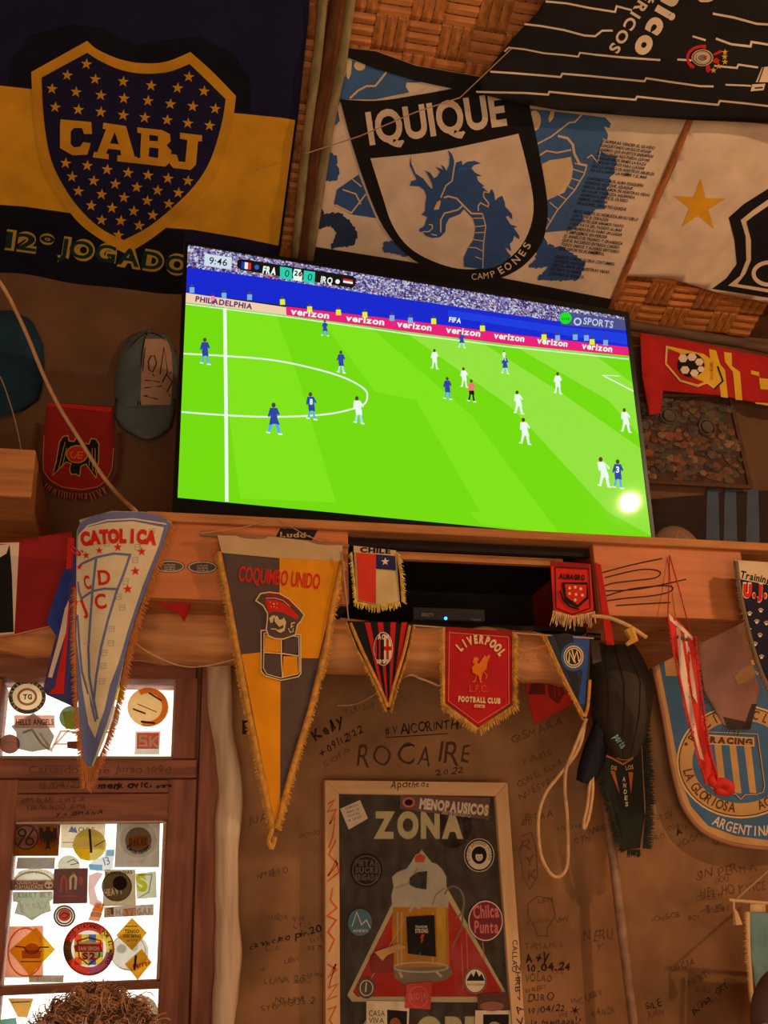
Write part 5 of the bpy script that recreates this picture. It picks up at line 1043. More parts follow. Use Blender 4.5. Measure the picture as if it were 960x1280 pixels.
s = Sheet(plane(2.30-.112), NW); s.txt('porta', (767, 921), (777, 936), 9, cloth('mint_thread', (130, 180, 170)), 1, bold=.05); s.build('embroidery', None, cloth('mint_thread', (130, 180, 170)), .001, r_)
s = Sheet(plane(2.20), NW); s.build('strap', [(737, 792), (748, 794), (752, 826), (741, 830)], cloth('grey_strap', (84, 70, 56)), .003, r_)
mb = MB(); mb.tube([at(734, 792, 2.19), at(750, 793, 2.19), at(750, 799, 2.19), at(734, 798, 2.19), at(734, 792, 2.19)], .0025, 5); mb.build('buckle', M_DARK, r_)
# ================================================================== CORDS
def cord(name, label, pts, r, m=M_CORD, n=7, sm=5, cat='cord'):
    o = pxtube(pts, r, n, sm).build(name, m, smooth=True); return tag(o, label, cat)
cord('cord', 'long beige cord loop hanging against the wall right of the framed poster', [(731, 900, 2.225), (727, 925, 2.225), (718, 945, 2.235), (700, 968, 2.255), (683, 990, 2.265), (674, 1015, 2.275), (673, 1045, 2.275), (677, 1072, 2.275), (688, 1092, 2.275), (699, 1096, 2.275), (708, 1085, 2.275), (710, 1060, 2.265), (709, 1020, 2.265), (706, 985, 2.255), (708, 960, 2.245), (716, 940, 2.225), (724, 920, 2.225), (733, 898, 2.215)], .0042)
cord('cord', 'short beige cord loop hanging under the brim of the black cap', [(740, 966, 2.226), (741, 985, 2.23), (739, 1005, 2.23), (735, 1025, 2.23), (730, 1036, 2.23), (730, 1025, 2.228), (734, 1008, 2.227), (738, 970, 2.226)], .0038)
cord('rope', 'beige rope running diagonally across the upper left wall down to the shelf', [(-10, 340, 2.40), (8, 366, 2.40), (30, 410, 2.40), (55, 470, 2.40), (75, 510, 2.39), (100, 550, 2.37), (125, 590, 2.35), (145, 615, 2.3), (170, 640, 2.12)], .0052, cat='rope')
cord('cord', 'thin tan cord sagging over the transom window toward the big orange pennant', [(150, 790, 2.15), (185, 815, 2.14), (225, 832, 2.13), (260, 832, 2.12), (300, 822, 2.11)], .0016)
mb = MB(); mb.tube([hit(x, y, ROOF0+NC*.100, NC) for x, y in ((382, 192), (450, 170), (520, 140), (575, 122), (640, 60))], .0016, 5); tag(mb.build('string', M_STR), 'thin string stretched across the big letters of the dragon banner', 'string')
CT = cord('cord', 'curved tan cord ending in a piece of yellow tape right of the niche', [(738, 770, 2.05), (760, 772, 2.04), (785, 782, 2.03), (808, 797, 2.03)], .0046)
tape = MB(); tape.tube([at(786, 786, 2.03), at(792, 800, 2.03), at(783, 806, 2.03)], [.012, .010, .004], 6); tp = tape.build('tape_flag', mat('yellow_tape', (226, 170, 70)), CT)
cord('cord', 'pale thin cord sagging from behind the striped small pennant to the red fringed one', [(420, 882, 2.5), (450, 878, 2.42), (505, 846, 2.12), (525, 848, 2.11), (550, 858, 2.10)], .0026)
cord('cord', 'taut brown cord strung along the front of the log', [(427, 690, 2.04), (432, 740, 2.05), (436, 778, 2.055), (520, 782, 2.055), (600, 788, 2.055), (680, 794, 2.055), (742, 798, 2.055)], .002, M_STR, sm=0)
cord('string', 'thin hanging string in front of the teal cap', [(0, 470, 2.5), (8, 490, 2.5), (20, 530, 2.5), (28, 570, 2.5)], .0016, M_STR, cat='string')
# ================================================================== SET-TOP BOX
r_ = root('set_top_box', 'small black receiver box with a blue light inside the niche', 'receiver', at(560, 784, 2.17))
a = at(516, 757, 2.17); b = at(607, 784, 2.17); zb = ZN-.002; mb = MB(); mb.box((a.x, 2.17, zb), (b.x, 2.33, at(560, 760, 2.17).z)); mb.build('casing', mat('dark_grey_plastic', (40, 40, 44), rough=.4, bump=0), r_, bevel=.002)
s = Sheet(plane(2.1695), NW); LT = mat('dim_grey_print', (130, 120, 110), bump=0); s.txt('DIRECTV', (527, 770), (542, 771), 4, LT, 1, bold=.04); s.build('lettering', None, LT, .001, r_); s.txt('digital', (588, 775), (601, 776), 2.5, LT, 1); s.build('lettering', None, LT, .001, r_)
mb = MB(); q = at(557, 773, 2.169); mb.tube([q, q+Vector((0, -.0015, 0))], .0036, 10); mb.build('indicator_light', mat('blue_led', (40, 120, 255), emit=6, bump=0), r_)
# ================================================================== FRAMED POSTER
YF_ = 2.655
r_ = root('framed_poster', 'glazed poster in a pale wooden frame reading ZONA over a beer mug and red triangle', 'poster', at(525, 1280, YF_+.02))
s = Sheet(plane(YF_), NW, lay=.0003); PF = wood('pale_pine_frame', (226, 180, 130), 'z', var=.12); PFH = wood('pale_pine_frame_top', (226, 180, 130), 'x', var=.12)
bot = 1400
def framebar(name, q, m):
    mb = MB(); f = [s.P(x, y, .016) for x, y in q]; bk = [p+Vector((0, .03, 0)) for p in f]; mb.hexa([f[3], f[2], bk[2], bk[3], f[0], f[1], bk[1], bk[0]]); return mb.build(name, m, r_, bevel=.002)
fl_ = framebar('frame_side', [(406, 975), (424, 992), (426, bot-16), (407, bot)], PF); fr_ = framebar('frame_side', [(634.7, 978), (619.5, 995), (648, bot-14), (665, bot)], PF)
framebar('frame_top', [(406, 975), (634.7, 978), (619.5, 995), (424, 992)], PFH); framebar('frame_bottom', [(426, bot-16), (648, bot-14), (665, bot), (407, bot)], PFH)
s2 = Sheet(plane(YF_-.0165), NW); s2.txt('Apotheos', (488, 986), (536, 983), 9, M_INK, 1, hand=1); s2.build('writing', None, M_INK, .001, r_)
ORM = mat('orange_marker', (222, 100, 40), bump=0)
for q in ([(410, 1005), (418, 1000), (409, 1015), (420, 1012), (412, 1030), (419, 1020), (416, 1045), (411, 1060)], [(420, 1050), (411, 1068), (422, 1080), (410, 1095), (420, 1075), (424, 1090), (409, 1102)], [(416, 1110), (413, 1125), (421, 1135), (409, 1145), (420, 1150), (410, 1165), (418, 1175), (411, 1190)], [(409, 1205), (421, 1212), (410, 1222), (420, 1205), (411, 1235), (422, 1230), (409, 1250), (421, 1245)], [(410, 1262), (420, 1258), (412, 1275), (421, 1290)]): s2.line(q, 2, ORM, 1)
s2.build('marker_scribble', None, ORM, .001, r_); s2.txt('CALLAO', (641, 1175), (640, 1215), 6, M_INK, 1); s2.txt('ZHRB', (645, 1205), (644, 1240), 6, M_INK, 1); s2.line([(649, 1220), (650, 1250), (647, 1246)], 1.2, M_INK, 1); s2.txt('A', (648, 1268), (655, 1262), 9, M_INK, 1); s2.txt('V', (647, 1282), (656, 1280), 9, M_INK, 1); s2.build('writing', None, M_INK, .001, r_)

PB = mat('poster_charcoal', (66, 56, 48), rough=.6, var=.25, scale=9, bump=0); PC = mat('poster_cream', (226, 206, 160), bump=0, var=.05); PRD = mat('poster_red', (206, 52, 44), bump=0, var=.1); PAM = mat('poster_beer', (214, 140, 40), bump=0, var=.2, scale=20); PFo = mat('poster_foam', (214, 200, 180), bump=0, var=.12, scale=30); PGL = mat('poster_glass_grey', (150, 130, 110), bump=0, var=.15); PBK = mat('poster_black', (22, 20, 20), bump=0)
s.txt('ZONA', (467, 1046), (579, 1046), 30, PC, 3, bold=.06, gap=.12)
s.disc(566, 1030, 24, 30, PBK, 1)
s.poly([(527, 1062), (545, 1085), (632, 1240), (630, 1250), (620, 1253), (440, 1252), (434, 1244), (440, 1232), (512, 1085)], PC, 1); s.poly([(528, 1072), (540, 1090), (627, 1238), (622, 1246), (446, 1246), (441, 1240), (516, 1090)], PRD, 2)
s.poly([(490, 1096), (497, 1090), (508, 1086), (514, 1078), (519, 1069), (526, 1066), (533, 1070), (537, 1077), (546, 1080), (553, 1087), (558, 1096), (558, 1112), (561, 1125), (560, 1138), (545, 1136), (530, 1140), (512, 1136), (491, 1139), (489, 1120), (492, 1108)], PFo, 4); s.line([(494, 1110), (510, 1104), (522, 1085)], 1.5, mat('poster_foam_shade', (170, 150, 124), bump=0), 5); s.line([(556, 1110), (545, 1118), (540, 1132)], 1.5, mat('poster_foam_shade', (170, 150, 124), bump=0), 5); s.poly([(518, 1071), (525, 1067), (532, 1071), (530, 1078), (519, 1078)], mat('poster_orange', (226, 96, 50), bump=0), 5)
s.poly([(491, 1134), (560, 1134), (561, 1170), (562, 1212), (492, 1212), (490, 1170)], PAM, 4); s.poly([(545, 1134), (557, 1134), (557, 1205), (547, 1210)], mat('poster_yellow', (226, 170, 50), bump=0), 5)
s.poly([(492, 1210), (563, 1208), (566, 1218), (555, 1226), (505, 1230), (493, 1222)], PGL, 5); s.ring(526, 1209, 34, 6, 2, PFo, 6)
s.ring(567, 1128, 13, 20, 2.2, PGL, 4, a0=-60, a1=170); s.line([(580, 1128), (577, 1160), (565, 1185)], 2, PGL, 4)
s.line([(512, 1140), (518, 1128), (524, 1136)], 3, PFo, 6); s.line([(499, 1215), (503, 1222)], 3, PC, 7); s.line([(545, 1214), (552, 1221)], 3, PC, 7); s.line([(463, 1225), (505, 1150)], .8, PC, 4)
for x, y0, y1 in ((583, 1165, 1215), (577, 1180, 1236), (603, 1170, 1200)): s.line([(x, y0), (x+2, y1)], 1.4, mat('poster_pink', (214, 130, 100), bump=0), 4)
for x in (497, 502, 541): s.line([(x, 1140), (x, 1205)], 1.2, PC, 5)
s.poly([(512, 1097), (522, 1090), (534, 1089), (533, 1112), (520, 1110), (512, 1106)], PBK, 6)
s.zoom(); s.txt('CAOPEL', (452, 1306), (625, 1306), 33, PC, 3, bold=.07); s.txt('PROHIBIDO', (452, 1350), (625, 1350), 20, PC, 3, bold=.04)
s.build('print', [(424, 992), (619.5, 995), (648, bot-14), (426, bot-16)], PB, .004, r_)
GLP = glass('picture_glass'); mb = MB(); q = [s.P(x, y, .006) for x, y in [(424, 992), (619.5, 995), (648, bot-14), (426, bot-16)]]; bk = [p+Vector((0, .002, 0)) for p in q]; mb.hexa([q[3], q[2], bk[2], bk[3], q[0], q[1], bk[1], bk[0]]); mb.build('glass', GLP, r_)
PP = (Vector((0, YF_, 0)), NW); O_ = .0068
import itertools
CNT = itertools.cycle(range(6))
def pst(label, ol, base, draw=None): return sticker(label, ol, PP, base, draw, 'stickers on the poster glass', off=O_+.0006*next(CNT), thick=.0003)
K = M_INK; cw = paint((220, 200, 170)); br_ = paint((70, 52, 46)); gr_ = paint((90, 80, 74)); bk_ = paint((34, 28, 28)); pk_ = paint((200, 110, 104)); mar = paint((116, 44, 52)); bl_ = paint((74, 110, 124)); rdp = paint((196, 70, 60)); grn = paint((90, 120, 104))
def d_(s):
    for i in range(4): s.txt(['CUENTA', 'ABC 12', 'TOTAL', '$ 2500'][i], (432+i*1.3, 1012+i*5), (448+i*1.2, 1007+i*5), 2.6, K, 1)
pst('small tilted cream paper tag at the top left of the poster', [(425, 1011), (450, 1000), (460, 1023), (436, 1037)], cw, d_)
def d_(s): s.disc(511, 1003, 8, 6.5, pk_, 1); s.disc(511, 1003, 5, 4, bk_, 2); s.txt('MENOPAUSICOS', (524, 1010), (610, 1019), 12, cw, 2, bold=.06, gap=.07); s.txt('ANTIPARASITO', (552, 1018), (588, 1022), 5, cw, 2)
pst('brown band sticker with pale gothic lettering along the top of the poster', [(500, 994), (613, 997), (611, 1025), (500, 1011)], paint((112, 82, 74)), d_)
def d_(s): s.ring(599, 1069, 17, 19, 2, bk_, 1); s.disc(599, 1069, 9.5, 11, bk_, 1); s.disc(599, 1071, 4.6, 5.4, cw, 2); s.disc(599, 1065, 5.6, 3, bk_, 3); s.disc(597.2, 1071, .8, .6, bk_, 3); s.disc(600.8, 1071, .8, .6, bk_, 3); s.line([(597.5, 1074), (600.5, 1074)], .6, bk_, 3); s.arc('DIEGO ARMANDO FUTBOL', 599, 1069, 12, 13.5, -120, 120, 4, bk_, 2, wd=.7)
pst('round cream and black sticker with a curly-haired face, upper right of the poster', ell(599, 1069, 19, 21), cw, d_)
def d_(s):
    s.ring(458, 1088, 17, 18, 1.5, gr_, 1)
    for y in (1078, 1087, 1096): s.txt(['METAL', 'SUCRE', 'BRIGADA'][int((y-1078)/9)], (444, y+4), (473, y+4), 7, gr_, 2, bold=.05)
pst('round black sticker with grey block lettering, left side of the poster', ell(458, 1088, 20, 21), bk_, d_)
def d_(s): s.ring(607, 1151, 21, 24.5, 1.2, cw, 1); s.txt('Chilca', (592, 1148), (624, 1146), 16, pk_, 2, bold=.03); s.txt('Punta', (593, 1166), (623, 1166), 15, pk_, 2, bold=.03)
pst('round maroon sticker with pink lettering, right side of the poster', ell(607, 1151, 22, 26), mar, d_)
def d_(s): s.line([(440, 1158), (446, 1140), (452, 1156), (458, 1150), (463, 1160)], 1, cw, 1); s.txt('ANDES', (441, 1165), (460, 1165), 3, cw, 1)
pst('round dull blue sticker with a mountain line, left side of the poster', ell(450, 1153, 15, 17), bl_, d_)
def d_(s): s.ring(594, 1226, 13, 15, 1.3, bk_, 1); s.poly([(583, 1226), (589, 1216), (592, 1221), (595, 1213), (599, 1221), (602, 1217), (606, 1226)], bk_, 1); s.txt('PATAGONIA', (584, 1232), (605, 1232), 3, bk_, 1)
pst('round white sticker with black mountains on the red triangle', ell(594, 1226, 14, 16), cw, d_)
def d_(s): s.ring(458, 1235, 8, 9.5, 1, cw, 1); s.line([(458, 1228), (457, 1240)], 1.4, cw, 1)
pst('small round grey coin-like sticker at the lower left of the poster', ell(458, 1235, 11, 13.5), gr_, d_)
def d_(s): s.ring(525, 1192, 0.1, 0.1, 1, cw, 1); s.txt('TRAPICHE', (519, 1160), (534, 1160), 3, cw, 1, bold=.03); s.txt('STRONG', (519, 1166), (535, 1166), 5, cw, 1, bold=.04); s.poly([(527, 1168), (531, 1168), (528, 1174), (530, 1174), (526, 1180), (527, 1173), (525, 1173)], rdp, 1)
pst('black rectangular label in the middle of the beer mug', [(508, 1146), (543, 1144), (545, 1196), (510, 1192)], bk_, d_)
def d_(s): s.ring(523, 1246, 12, 13, 1, pk_, 1); s.txt('RIOJA', (513, 1250), (534, 1248), 8, pk_, 1, bold=.04)
pst('reddish square sticker over the bottom edge of the red triangle', [(508, 1230), (540, 1227), (538, 1262), (506, 1260)], rdp, d_)
pst('brown square sticker on the left side of the red triangle', [(463, 1194), (492, 1189), (492, 1216), (464, 1216)], paint((130, 50, 40)))
pst('folded tan paper strip stuck over the left of the beer mug', [(468, 1190), (500, 1179), (508, 1184), (484, 1194), (478, 1201)], paint((196, 150, 90)))
def d_(s): s.poly([(484, 1262), (509, 1264), (508, 1300), (484, 1300)], bk_, 1); s.disc(494, 1281, 7, 9, paint((150, 84, 60)), 2); s.txt('CASA', (461, 1270), (481, 1270), 7, bk_, 1); s.txt('VIVA', (461, 1279), (480, 1279), 7, bk_, 1)
pst('cream card with a dark photo and the word CASA at the bottom of the poster', [(458, 1251), (512, 1252), (510, 1305), (458, 1305)], cw, d_)
def d_(s): s.poly([(604, 1268), (636, 1268), (636, 1305), (604, 1305)], bk_, 1); s.disc(618, 1284, 8, 7, paint((176, 140, 110)), 2)
pst('cream-edged dark photo card at the bottom right of the poster', [(594, 1263), (640, 1263), (642, 1305), (594, 1305)], cw, d_)
def d_(s): s.disc(615, 1258, 15, 6, paint((150, 96, 80)), 1)
pst('brown arched patch sticker just above the dark photo card of the poster', [(597, 1243), (634, 1240), (636, 1262), (597, 1262)], paint((96, 60, 50)), d_)
# ================================================================== WINDOW STICKERS
PWN = (Vector((0, 2.735, 0)), NW)
def wst(label, ol, base, draw=None, off=None):
    if off is None: off = .0016+.0006*next(CNT)
    elif off > .001: off += .004
    return sticker(label, ol, PWN, base, draw, 'stickers on the transom window' if ol[0][1] < 1000 else 'stickers on the door glass', off=off, thick=0)
F = film; W_ = F((236, 226, 204)); WP = paint((236, 220, 190)); BKF = F((60, 44, 36)); GRF = F((150, 138, 116)); OR = F((226, 120, 50)); YLF = F((216, 160, 20)); RDF = F((206, 64, 44)); BRF = F((120, 66, 46)); DK = paint((60, 40, 32))
def d_(s): s.ring(34, 871, 21, 19, 5, BKF, 1); s.arc('THE GREAT ZEBRA CLUB', 34, 871, 18.5, 16.5, -150, 150, 4, WP, 2, wd=.8); s.ring(34, 871, 11, 9.5, 3, F((150, 90, 60)), 1); s.txt('TG', (29, 874), (40, 874), 6, BKF, 2, bold=.05)
wst('round cream sticker with a dark lettered ring, upper left of the transom window', ell(34, 871, 22.5, 20.5), F((226, 190, 140)), d_)
wst('grey shield-shaped sticker behind the pink rectangular label', [(42, 891), (58, 904), (68, 920), (62, 936), (40, 940), (22, 936), (20, 915), (14, 908), (30, 898)], F((130, 116, 100)), None, off=.0006)
def d_(s): s.txt('HELLS ANGELS', (20, 906), (67, 906), 7, DK, 1, bold=.02)
wst('pink rectangular label with dark capital letters in the transom window', [(18, 894), (68, 894), (69, 910), (18, 910)], F((226, 150, 130)), d_)
def d_(s): s.line([(4, 932), (10, 927), (20, 928), (22, 933)], 1.5, W_, 1); s.line([(4, 936), (20, 936)], 1, W_, 1)
wst('small round dark brown sticker at the lower left of the transom window', ell(12, 930, 13, 12), BRF, d_)
def d_(s): s.ring(185, 884, 21, 21, 7, OR, 1, a0=-30, a1=200); s.line([(166, 886), (182, 892)], 2, DK, 2); s.line([(172, 880), (196, 890)], 1, DK, 2); s.line([(186, 866), (202, 876)], 2, DK, 2); s.line([(176, 902), (194, 904)], 2.5, DK, 2)
wst('large round orange and tan sticker at the right of the transom window', ell(185, 884, 26, 24.5), F((222, 166, 96)), d_)
def d_(s): s.poly([(171, 916), (199, 916), (198, 936), (171, 936)], RDF, 1); s.line([(184, 920), (175, 920), (175, 926), (182, 926), (183, 932), (173, 932)], 2.6, WP, 2); s.line([(188, 920), (188, 934)], 2.8, WP, 2); s.line([(197, 920), (190, 927), (197, 934)], 2.6, WP, 2)
wst('square red and grey sticker with pale figures at the lower right of the transom window', [(169, 914), (201, 914), (199, 943), (168, 943)], F((214, 200, 180)), d_)
def d_(s): s.poly([(78, 890), (92, 888), (97, 898), (93, 910), (82, 912), (80, 900)], F((206, 196, 60)), 1)
wst('round dark patterned sticker with a yellow shape, in the middle of the transom window', ell(90, 897, 16, 15), F((90, 100, 80)), d_)
wst('pale grey round sticker behind the tip of the long white pennant', ell(134, 896, 15, 17), F((176, 170, 160)))
def d_(s): s.txt('ER', (146, 858), (154, 858), 8, DK, 1, bold=.08); s.txt('A', (148, 873), (154, 873), 8, DK, 1, bold=.08)
wst('yellow and black square sticker beside the right edge of the long white pennant', [(143, 850), (155, 849), (155, 876), (143, 875)], F((226, 206, 30)), d_)
s = Sheet(Vector((0, 2.7337, 0)), NW); s.line([(28, 916), (40, 912), (52, 930), (62, 938)], 2.5, GRF, 1); s.line([(50, 916), (64, 938), (76, 914), (84, 914), (70, 930), (98, 930), (98, 916), (84, 914)], 3, F((222, 170, 140)), 1); s.line([(90, 916), (140, 915)], 3, GRF, 1)
o = s.build('sticker', [(84, 927), (100, 926), (100, 937), (84, 935)], F((130, 84, 60)), .0003); tag(o, 'cut-out metallic monogram sticker at the bottom of the transom window', 'sticker')
# lower door pane
def d_(s):
    s.poly([(14, 1046), (73, 1044), (72, 1056), (13, 1057)], F((196, 60, 36)), 1); s.poly([(13, 1057), (73, 1056), (72, 1070), (12, 1070)], YLF, 1)
    s.disc(32.5, 1046.5, 16, 16, F((220, 206, 190)), 2); s.ring(32.5, 1046.5, 15, 15, 1.6, DK, 3); s.ring(27.5, 1041, 4.5, 4.2, 2.2, DK, 3); s.line([(31, 1044), (22, 1058)], 2.2, DK, 3); s.ring(37, 1052, 4.6, 4.2, 2.2, DK, 3); s.line([(34, 1049), (43, 1034)], 2.2, DK, 3)
    s.poly([(48, 1032), (72, 1033), (71, 1058), (58, 1064), (46, 1056)], YLF, 2); s.poly([(49, 1034), (54, 1035), (54, 1040), (57, 1038), (58, 1034), (62, 1033), (63, 1038), (66, 1040), (66, 1035), (71, 1035), (71, 1052), (69, 1047), (68, 1054), (66, 1048), (65, 1055), (63, 1050), (62, 1058), (64, 1062), (60, 1060), (56, 1062), (58, 1057), (57, 1050), (55, 1055), (54, 1048), (52, 1054), (51, 1047), (49, 1051)], DK, 3)
wst('black, red and gold sticker with number 96 and an eagle, on the door glass', [(15, 1027), (76, 1028), (73, 1070), (12, 1070)], F((86, 40, 28)), d_)
def d_(s): s.poly([(85, 1040), (90, 1032), (92, 1036), (94, 1033), (97, 1041)], F((90, 120, 190)), 1); s.txt('CHILE', (98, 1040), (118, 1040), 6, DK, 1); s.txt('NATURE', (99, 1047), (125, 1047), 6, DK, 1); s.line([(78, 1053), (128, 1053)], .8, DK, 1); s.line([(90, 1057), (130, 1057)], .8, DK, 1)
wst('cream card sticker with a small blue peak at the top of the door glass', [(76, 1029), (132, 1030), (130, 1062), (76, 1060)], F((222, 200, 160)), d_)
def d_(s): s.poly([(91, 1060), (112, 1060), (112, 1076), (100, 1074)], F((240, 196, 50)), 1); s.line([(112, 1036), (114, 1066)], 3, DK, 1); s.line([(118, 1058), (132, 1050)], 1, DK, 1)
wst('round yellow-green and orange sticker behind the cream card with a blue peak', ell(112, 1056, 21, 20), F((196, 170, 70)), d_, off=.0022)
def d_(s):
    s.disc(173, 1050, 23, 22, F((220, 212, 204)), 1); s.disc(173, 1050, 16.5, 16, F((130, 104, 90)), 2); s.poly([(161, 1046), (185, 1044), (185, 1060), (161, 1061)], F((240, 160, 60)), 3); s.txt('DAKAR', (162, 1057), (184, 1056), 9, F((160, 90, 30)), 4, bold=.05)
    s.arc('RUTA DEL DESIERTO', 173, 1050, 18, 17.5, 240, 120, 4.5, DK, 4, bold=.03, inward=True); s.txt('ATACAMA', (161, 1080), (181, 1078), 5, WP, 2, bold=.05)
wst('large grey-brown square sticker with a white ring emblem, top right of the door glass', [(146, 1029), (200, 1029), (199, 1084), (143, 1084)], F((140, 124, 104)), d_)
wst('narrow grey rectangular sticker below the number 96 sticker', [(22, 1072), (69, 1072), (68, 1086), (20, 1086)], F((120, 108, 96)))
def d_(s): s.line([(84, 1078), (92, 1074), (98, 1079), (88, 1081)], 1, DK, 1)
wst('small round pale green sticker near the top middle of the door glass', ell(86, 1082, 14, 13), F((196, 196, 170)), d_)
def d_(s): s.poly([(111, 1080), (128, 1081), (128, 1088), (112, 1087)], F((110, 170, 214)), 1); s.poly([(134, 1062), (143, 1062), (143, 1070), (132, 1070)], F((130, 180, 210)), 1); s.txt('13', (131, 1082), (138, 1080), 10, F((90, 90, 150)), 1)
wst('torn white and light blue paper sticker in the middle of the door glass', [(110, 1082), (116, 1076), (130, 1070), (132, 1062), (143, 1062), (141, 1086), (130, 1090), (112, 1088)], F((220, 230, 236)), d_)
def d_(s): s.txt('ALTOS STROM', (22, 1093), (64, 1092), 4, GRF, 1); s.ring(42, 1112, 28, 22, 2, GRF, 1, a0=-60, a1=60)
wst('pale arched sticker on the left of the door glass', [(16, 1098), (26, 1088), (42, 1085), (58, 1087), (68, 1093), (67, 1102), (16, 1102)], F((216, 206, 180)), d_)
def d_(s): s.txt('QUIEN ES', (21, 1105), (47, 1105), 5, WP, 1, bold=.02); s.txt('DAMALDADE', (19, 1112), (54, 1111), 5.5, WP, 1, bold=.02); s.disc(61, 1106, 5.5, 5, WP, 1); s.disc(59, 1107, 1.4, 1.4, DK, 2); s.disc(63.5, 1107, 1.4, 1.4, DK, 2)
wst('dark brown band sticker with a small skull at the left of the door glass', [(14, 1100), (67, 1100), (67, 1113), (13, 1113)], F((84, 44, 36)), d_)
def d_(s): s.txt('KERRY SKY', (22, 1122), (64, 1121), 6, F((190, 186, 160)), 1, bold=.04); s.txt('URBAN', (28, 1137), (58, 1135), 7, W_, 1, bold=.03); s.line([(24, 1126), (28, 1140), (40, 1148), (54, 1141), (60, 1126)], 1.5, W_, 1)
wst('grey-green shield sticker with five-sided point at the left of the door glass', [(16, 1115), (66, 1114), (66, 1124), (62, 1127), (64, 1139), (52, 1143), (40, 1151), (30, 1145), (18, 1142), (22, 1128), (16, 1127)], F((150, 156, 130)), d_)
def d_(s): s.line([(76, 1116), (77, 1100), (80, 1094), (83, 1102), (83, 1114)], 2.5, pk_, 1); s.line([(88, 1112), (88, 1098), (92, 1092), (95, 1098), (94, 1112)], 3, WP, 1); s.disc(101, 1101, 3, 6, pk_, 1); s.line([(74, 1120), (99, 1120)], 1.5, pk_, 1)
wst('dark brown square sticker with pale figures, left of centre in the door glass', [(68, 1086), (110, 1085), (109, 1129), (66, 1130), (67, 1094)], F((70, 34, 30)), d_)
def d_(s): s.disc(146, 1108, 19, 19, F((96, 80, 56)), 1); s.txt('BUENOS DIAS', (132, 1094), (165, 1092), 4, DK, 1, bold=.03); s.txt('HEAVY', (131, 1120), (154, 1117), 8, WP, 2, bold=.05); s.disc(150, 1104, 9, 9, F((60, 40, 34)), 2); s.ring(146, 1108, 18, 18, 1, F((130, 140, 90)), 3)
wst('tan square sticker with a dark green disc and pale word, in the door glass', [(131, 1087), (169, 1087), (170, 1132), (128, 1133)], F((160, 136, 100)), d_)
def d_(s): s.txt('S', (172, 1114), (185, 1112), 20, F((210, 210, 40)), 1, bold=.06); s.line([(172, 1094), (190, 1093), (186, 1115), (174, 1122)], 1.2, F((110, 120, 80)), 1)
wst('pale green shield sticker with a yellow letter S, right side of the door glass', [(169, 1092), (195, 1089), (196, 1122), (171, 1124)], F((190, 190, 160)), d_)
wst('pink curved handle-like sticker in the middle of the door glass', [(111, 1094), (122, 1090), (129, 1092), (124, 1100), (118, 1110), (122, 1124), (128, 1128), (124, 1136), (112, 1130), (110, 1112)], F((216, 176, 170)))
def d_(s): s.poly([(132, 1136), (142, 1134), (142, 1146), (131, 1146)], BRF, 1); s.poly([(154, 1136), (170, 1134), (170, 1145), (154, 1146)], OR, 1); s.txt('EL NAVEGAR', (132, 1145), (191, 1143), 8, WP, 2, bold=.05)
wst('long grey and orange banner sticker with pale letters, right side of the door glass', [(130, 1134), (192, 1130), (192, 1144), (130, 1147)], F((150, 132, 118)), d_)
def d_(s): s.ring(80.5, 1145, 12.6, 12.6, 2, BKF, 1); s.ring(80.5, 1145, 9.6, 9.6, 1.8, BKF, 2); s.disc(80.5, 1144, 8, 7.6, F((170, 50, 36)), 1); s.line([(75, 1145), (80, 1141), (86, 1143), (82, 1148), (76, 1147)], 1, DK, 3)
wst('small round red and black target sticker in the door glass', ell(80.5, 1145, 14, 14), F((236, 220, 200)), d_)
def d_(s): s.poly([(118, 1132), (130, 1134), (128, 1140), (114, 1138)], F((240, 180, 60)), 1); s.poly([(114, 1139), (128, 1141), (126, 1147), (112, 1145)], F((170, 190, 120)), 1)
wst('slanted rainbow-striped paper strip above the large round rainbow sticker', [(120, 1128), (131, 1130), (124, 1152), (110, 1150)], F((220, 120, 90)), d_)
def d_(s): s.ring(32, 1190, 22, 30, 2, F((210, 90, 60)), 1); s.txt('CASA', (16, 1168), (50, 1166), 8, W_, 1)
wst('orange-pink rectangular sticker behind the large yellow diamond', [(12, 1158), (54, 1157), (54, 1222), (6, 1222)], F((230, 140, 100)), d_, off=.0006)
def d_(s): s.line([(19, 1183), (30, 1184), (34, 1190)], 1.6, DK, 1); s.line([(61, 1184), (50, 1184), (46, 1190)], 1.6, DK, 1); s.disc(40, 1186, 9, 7, F((190, 120, 60)), 2); s.poly([(27, 1188), (52, 1188), (50, 1198), (28, 1198)], F((170, 110, 50)), 1); s.line([(25, 1202), (51, 1202)], 1.2, DK, 1)
wst('large yellow diamond sticker with a motorcycle drawing, lower left of the door glass', [(45, 1159), (69, 1187), (37, 1220), (11, 1188)], YLF, d_, off=.0016)
def d_(s): s.txt('HUMBOLDT AVE', (38, 1226), (78, 1226), 4.5, WP, 1, bold=.02)
wst('small grey strip sticker at the bottom left of the door glass', [(36, 1219), (80, 1219), (79, 1228), (36, 1228)], F((160, 146, 124)), d_, off=.0022)
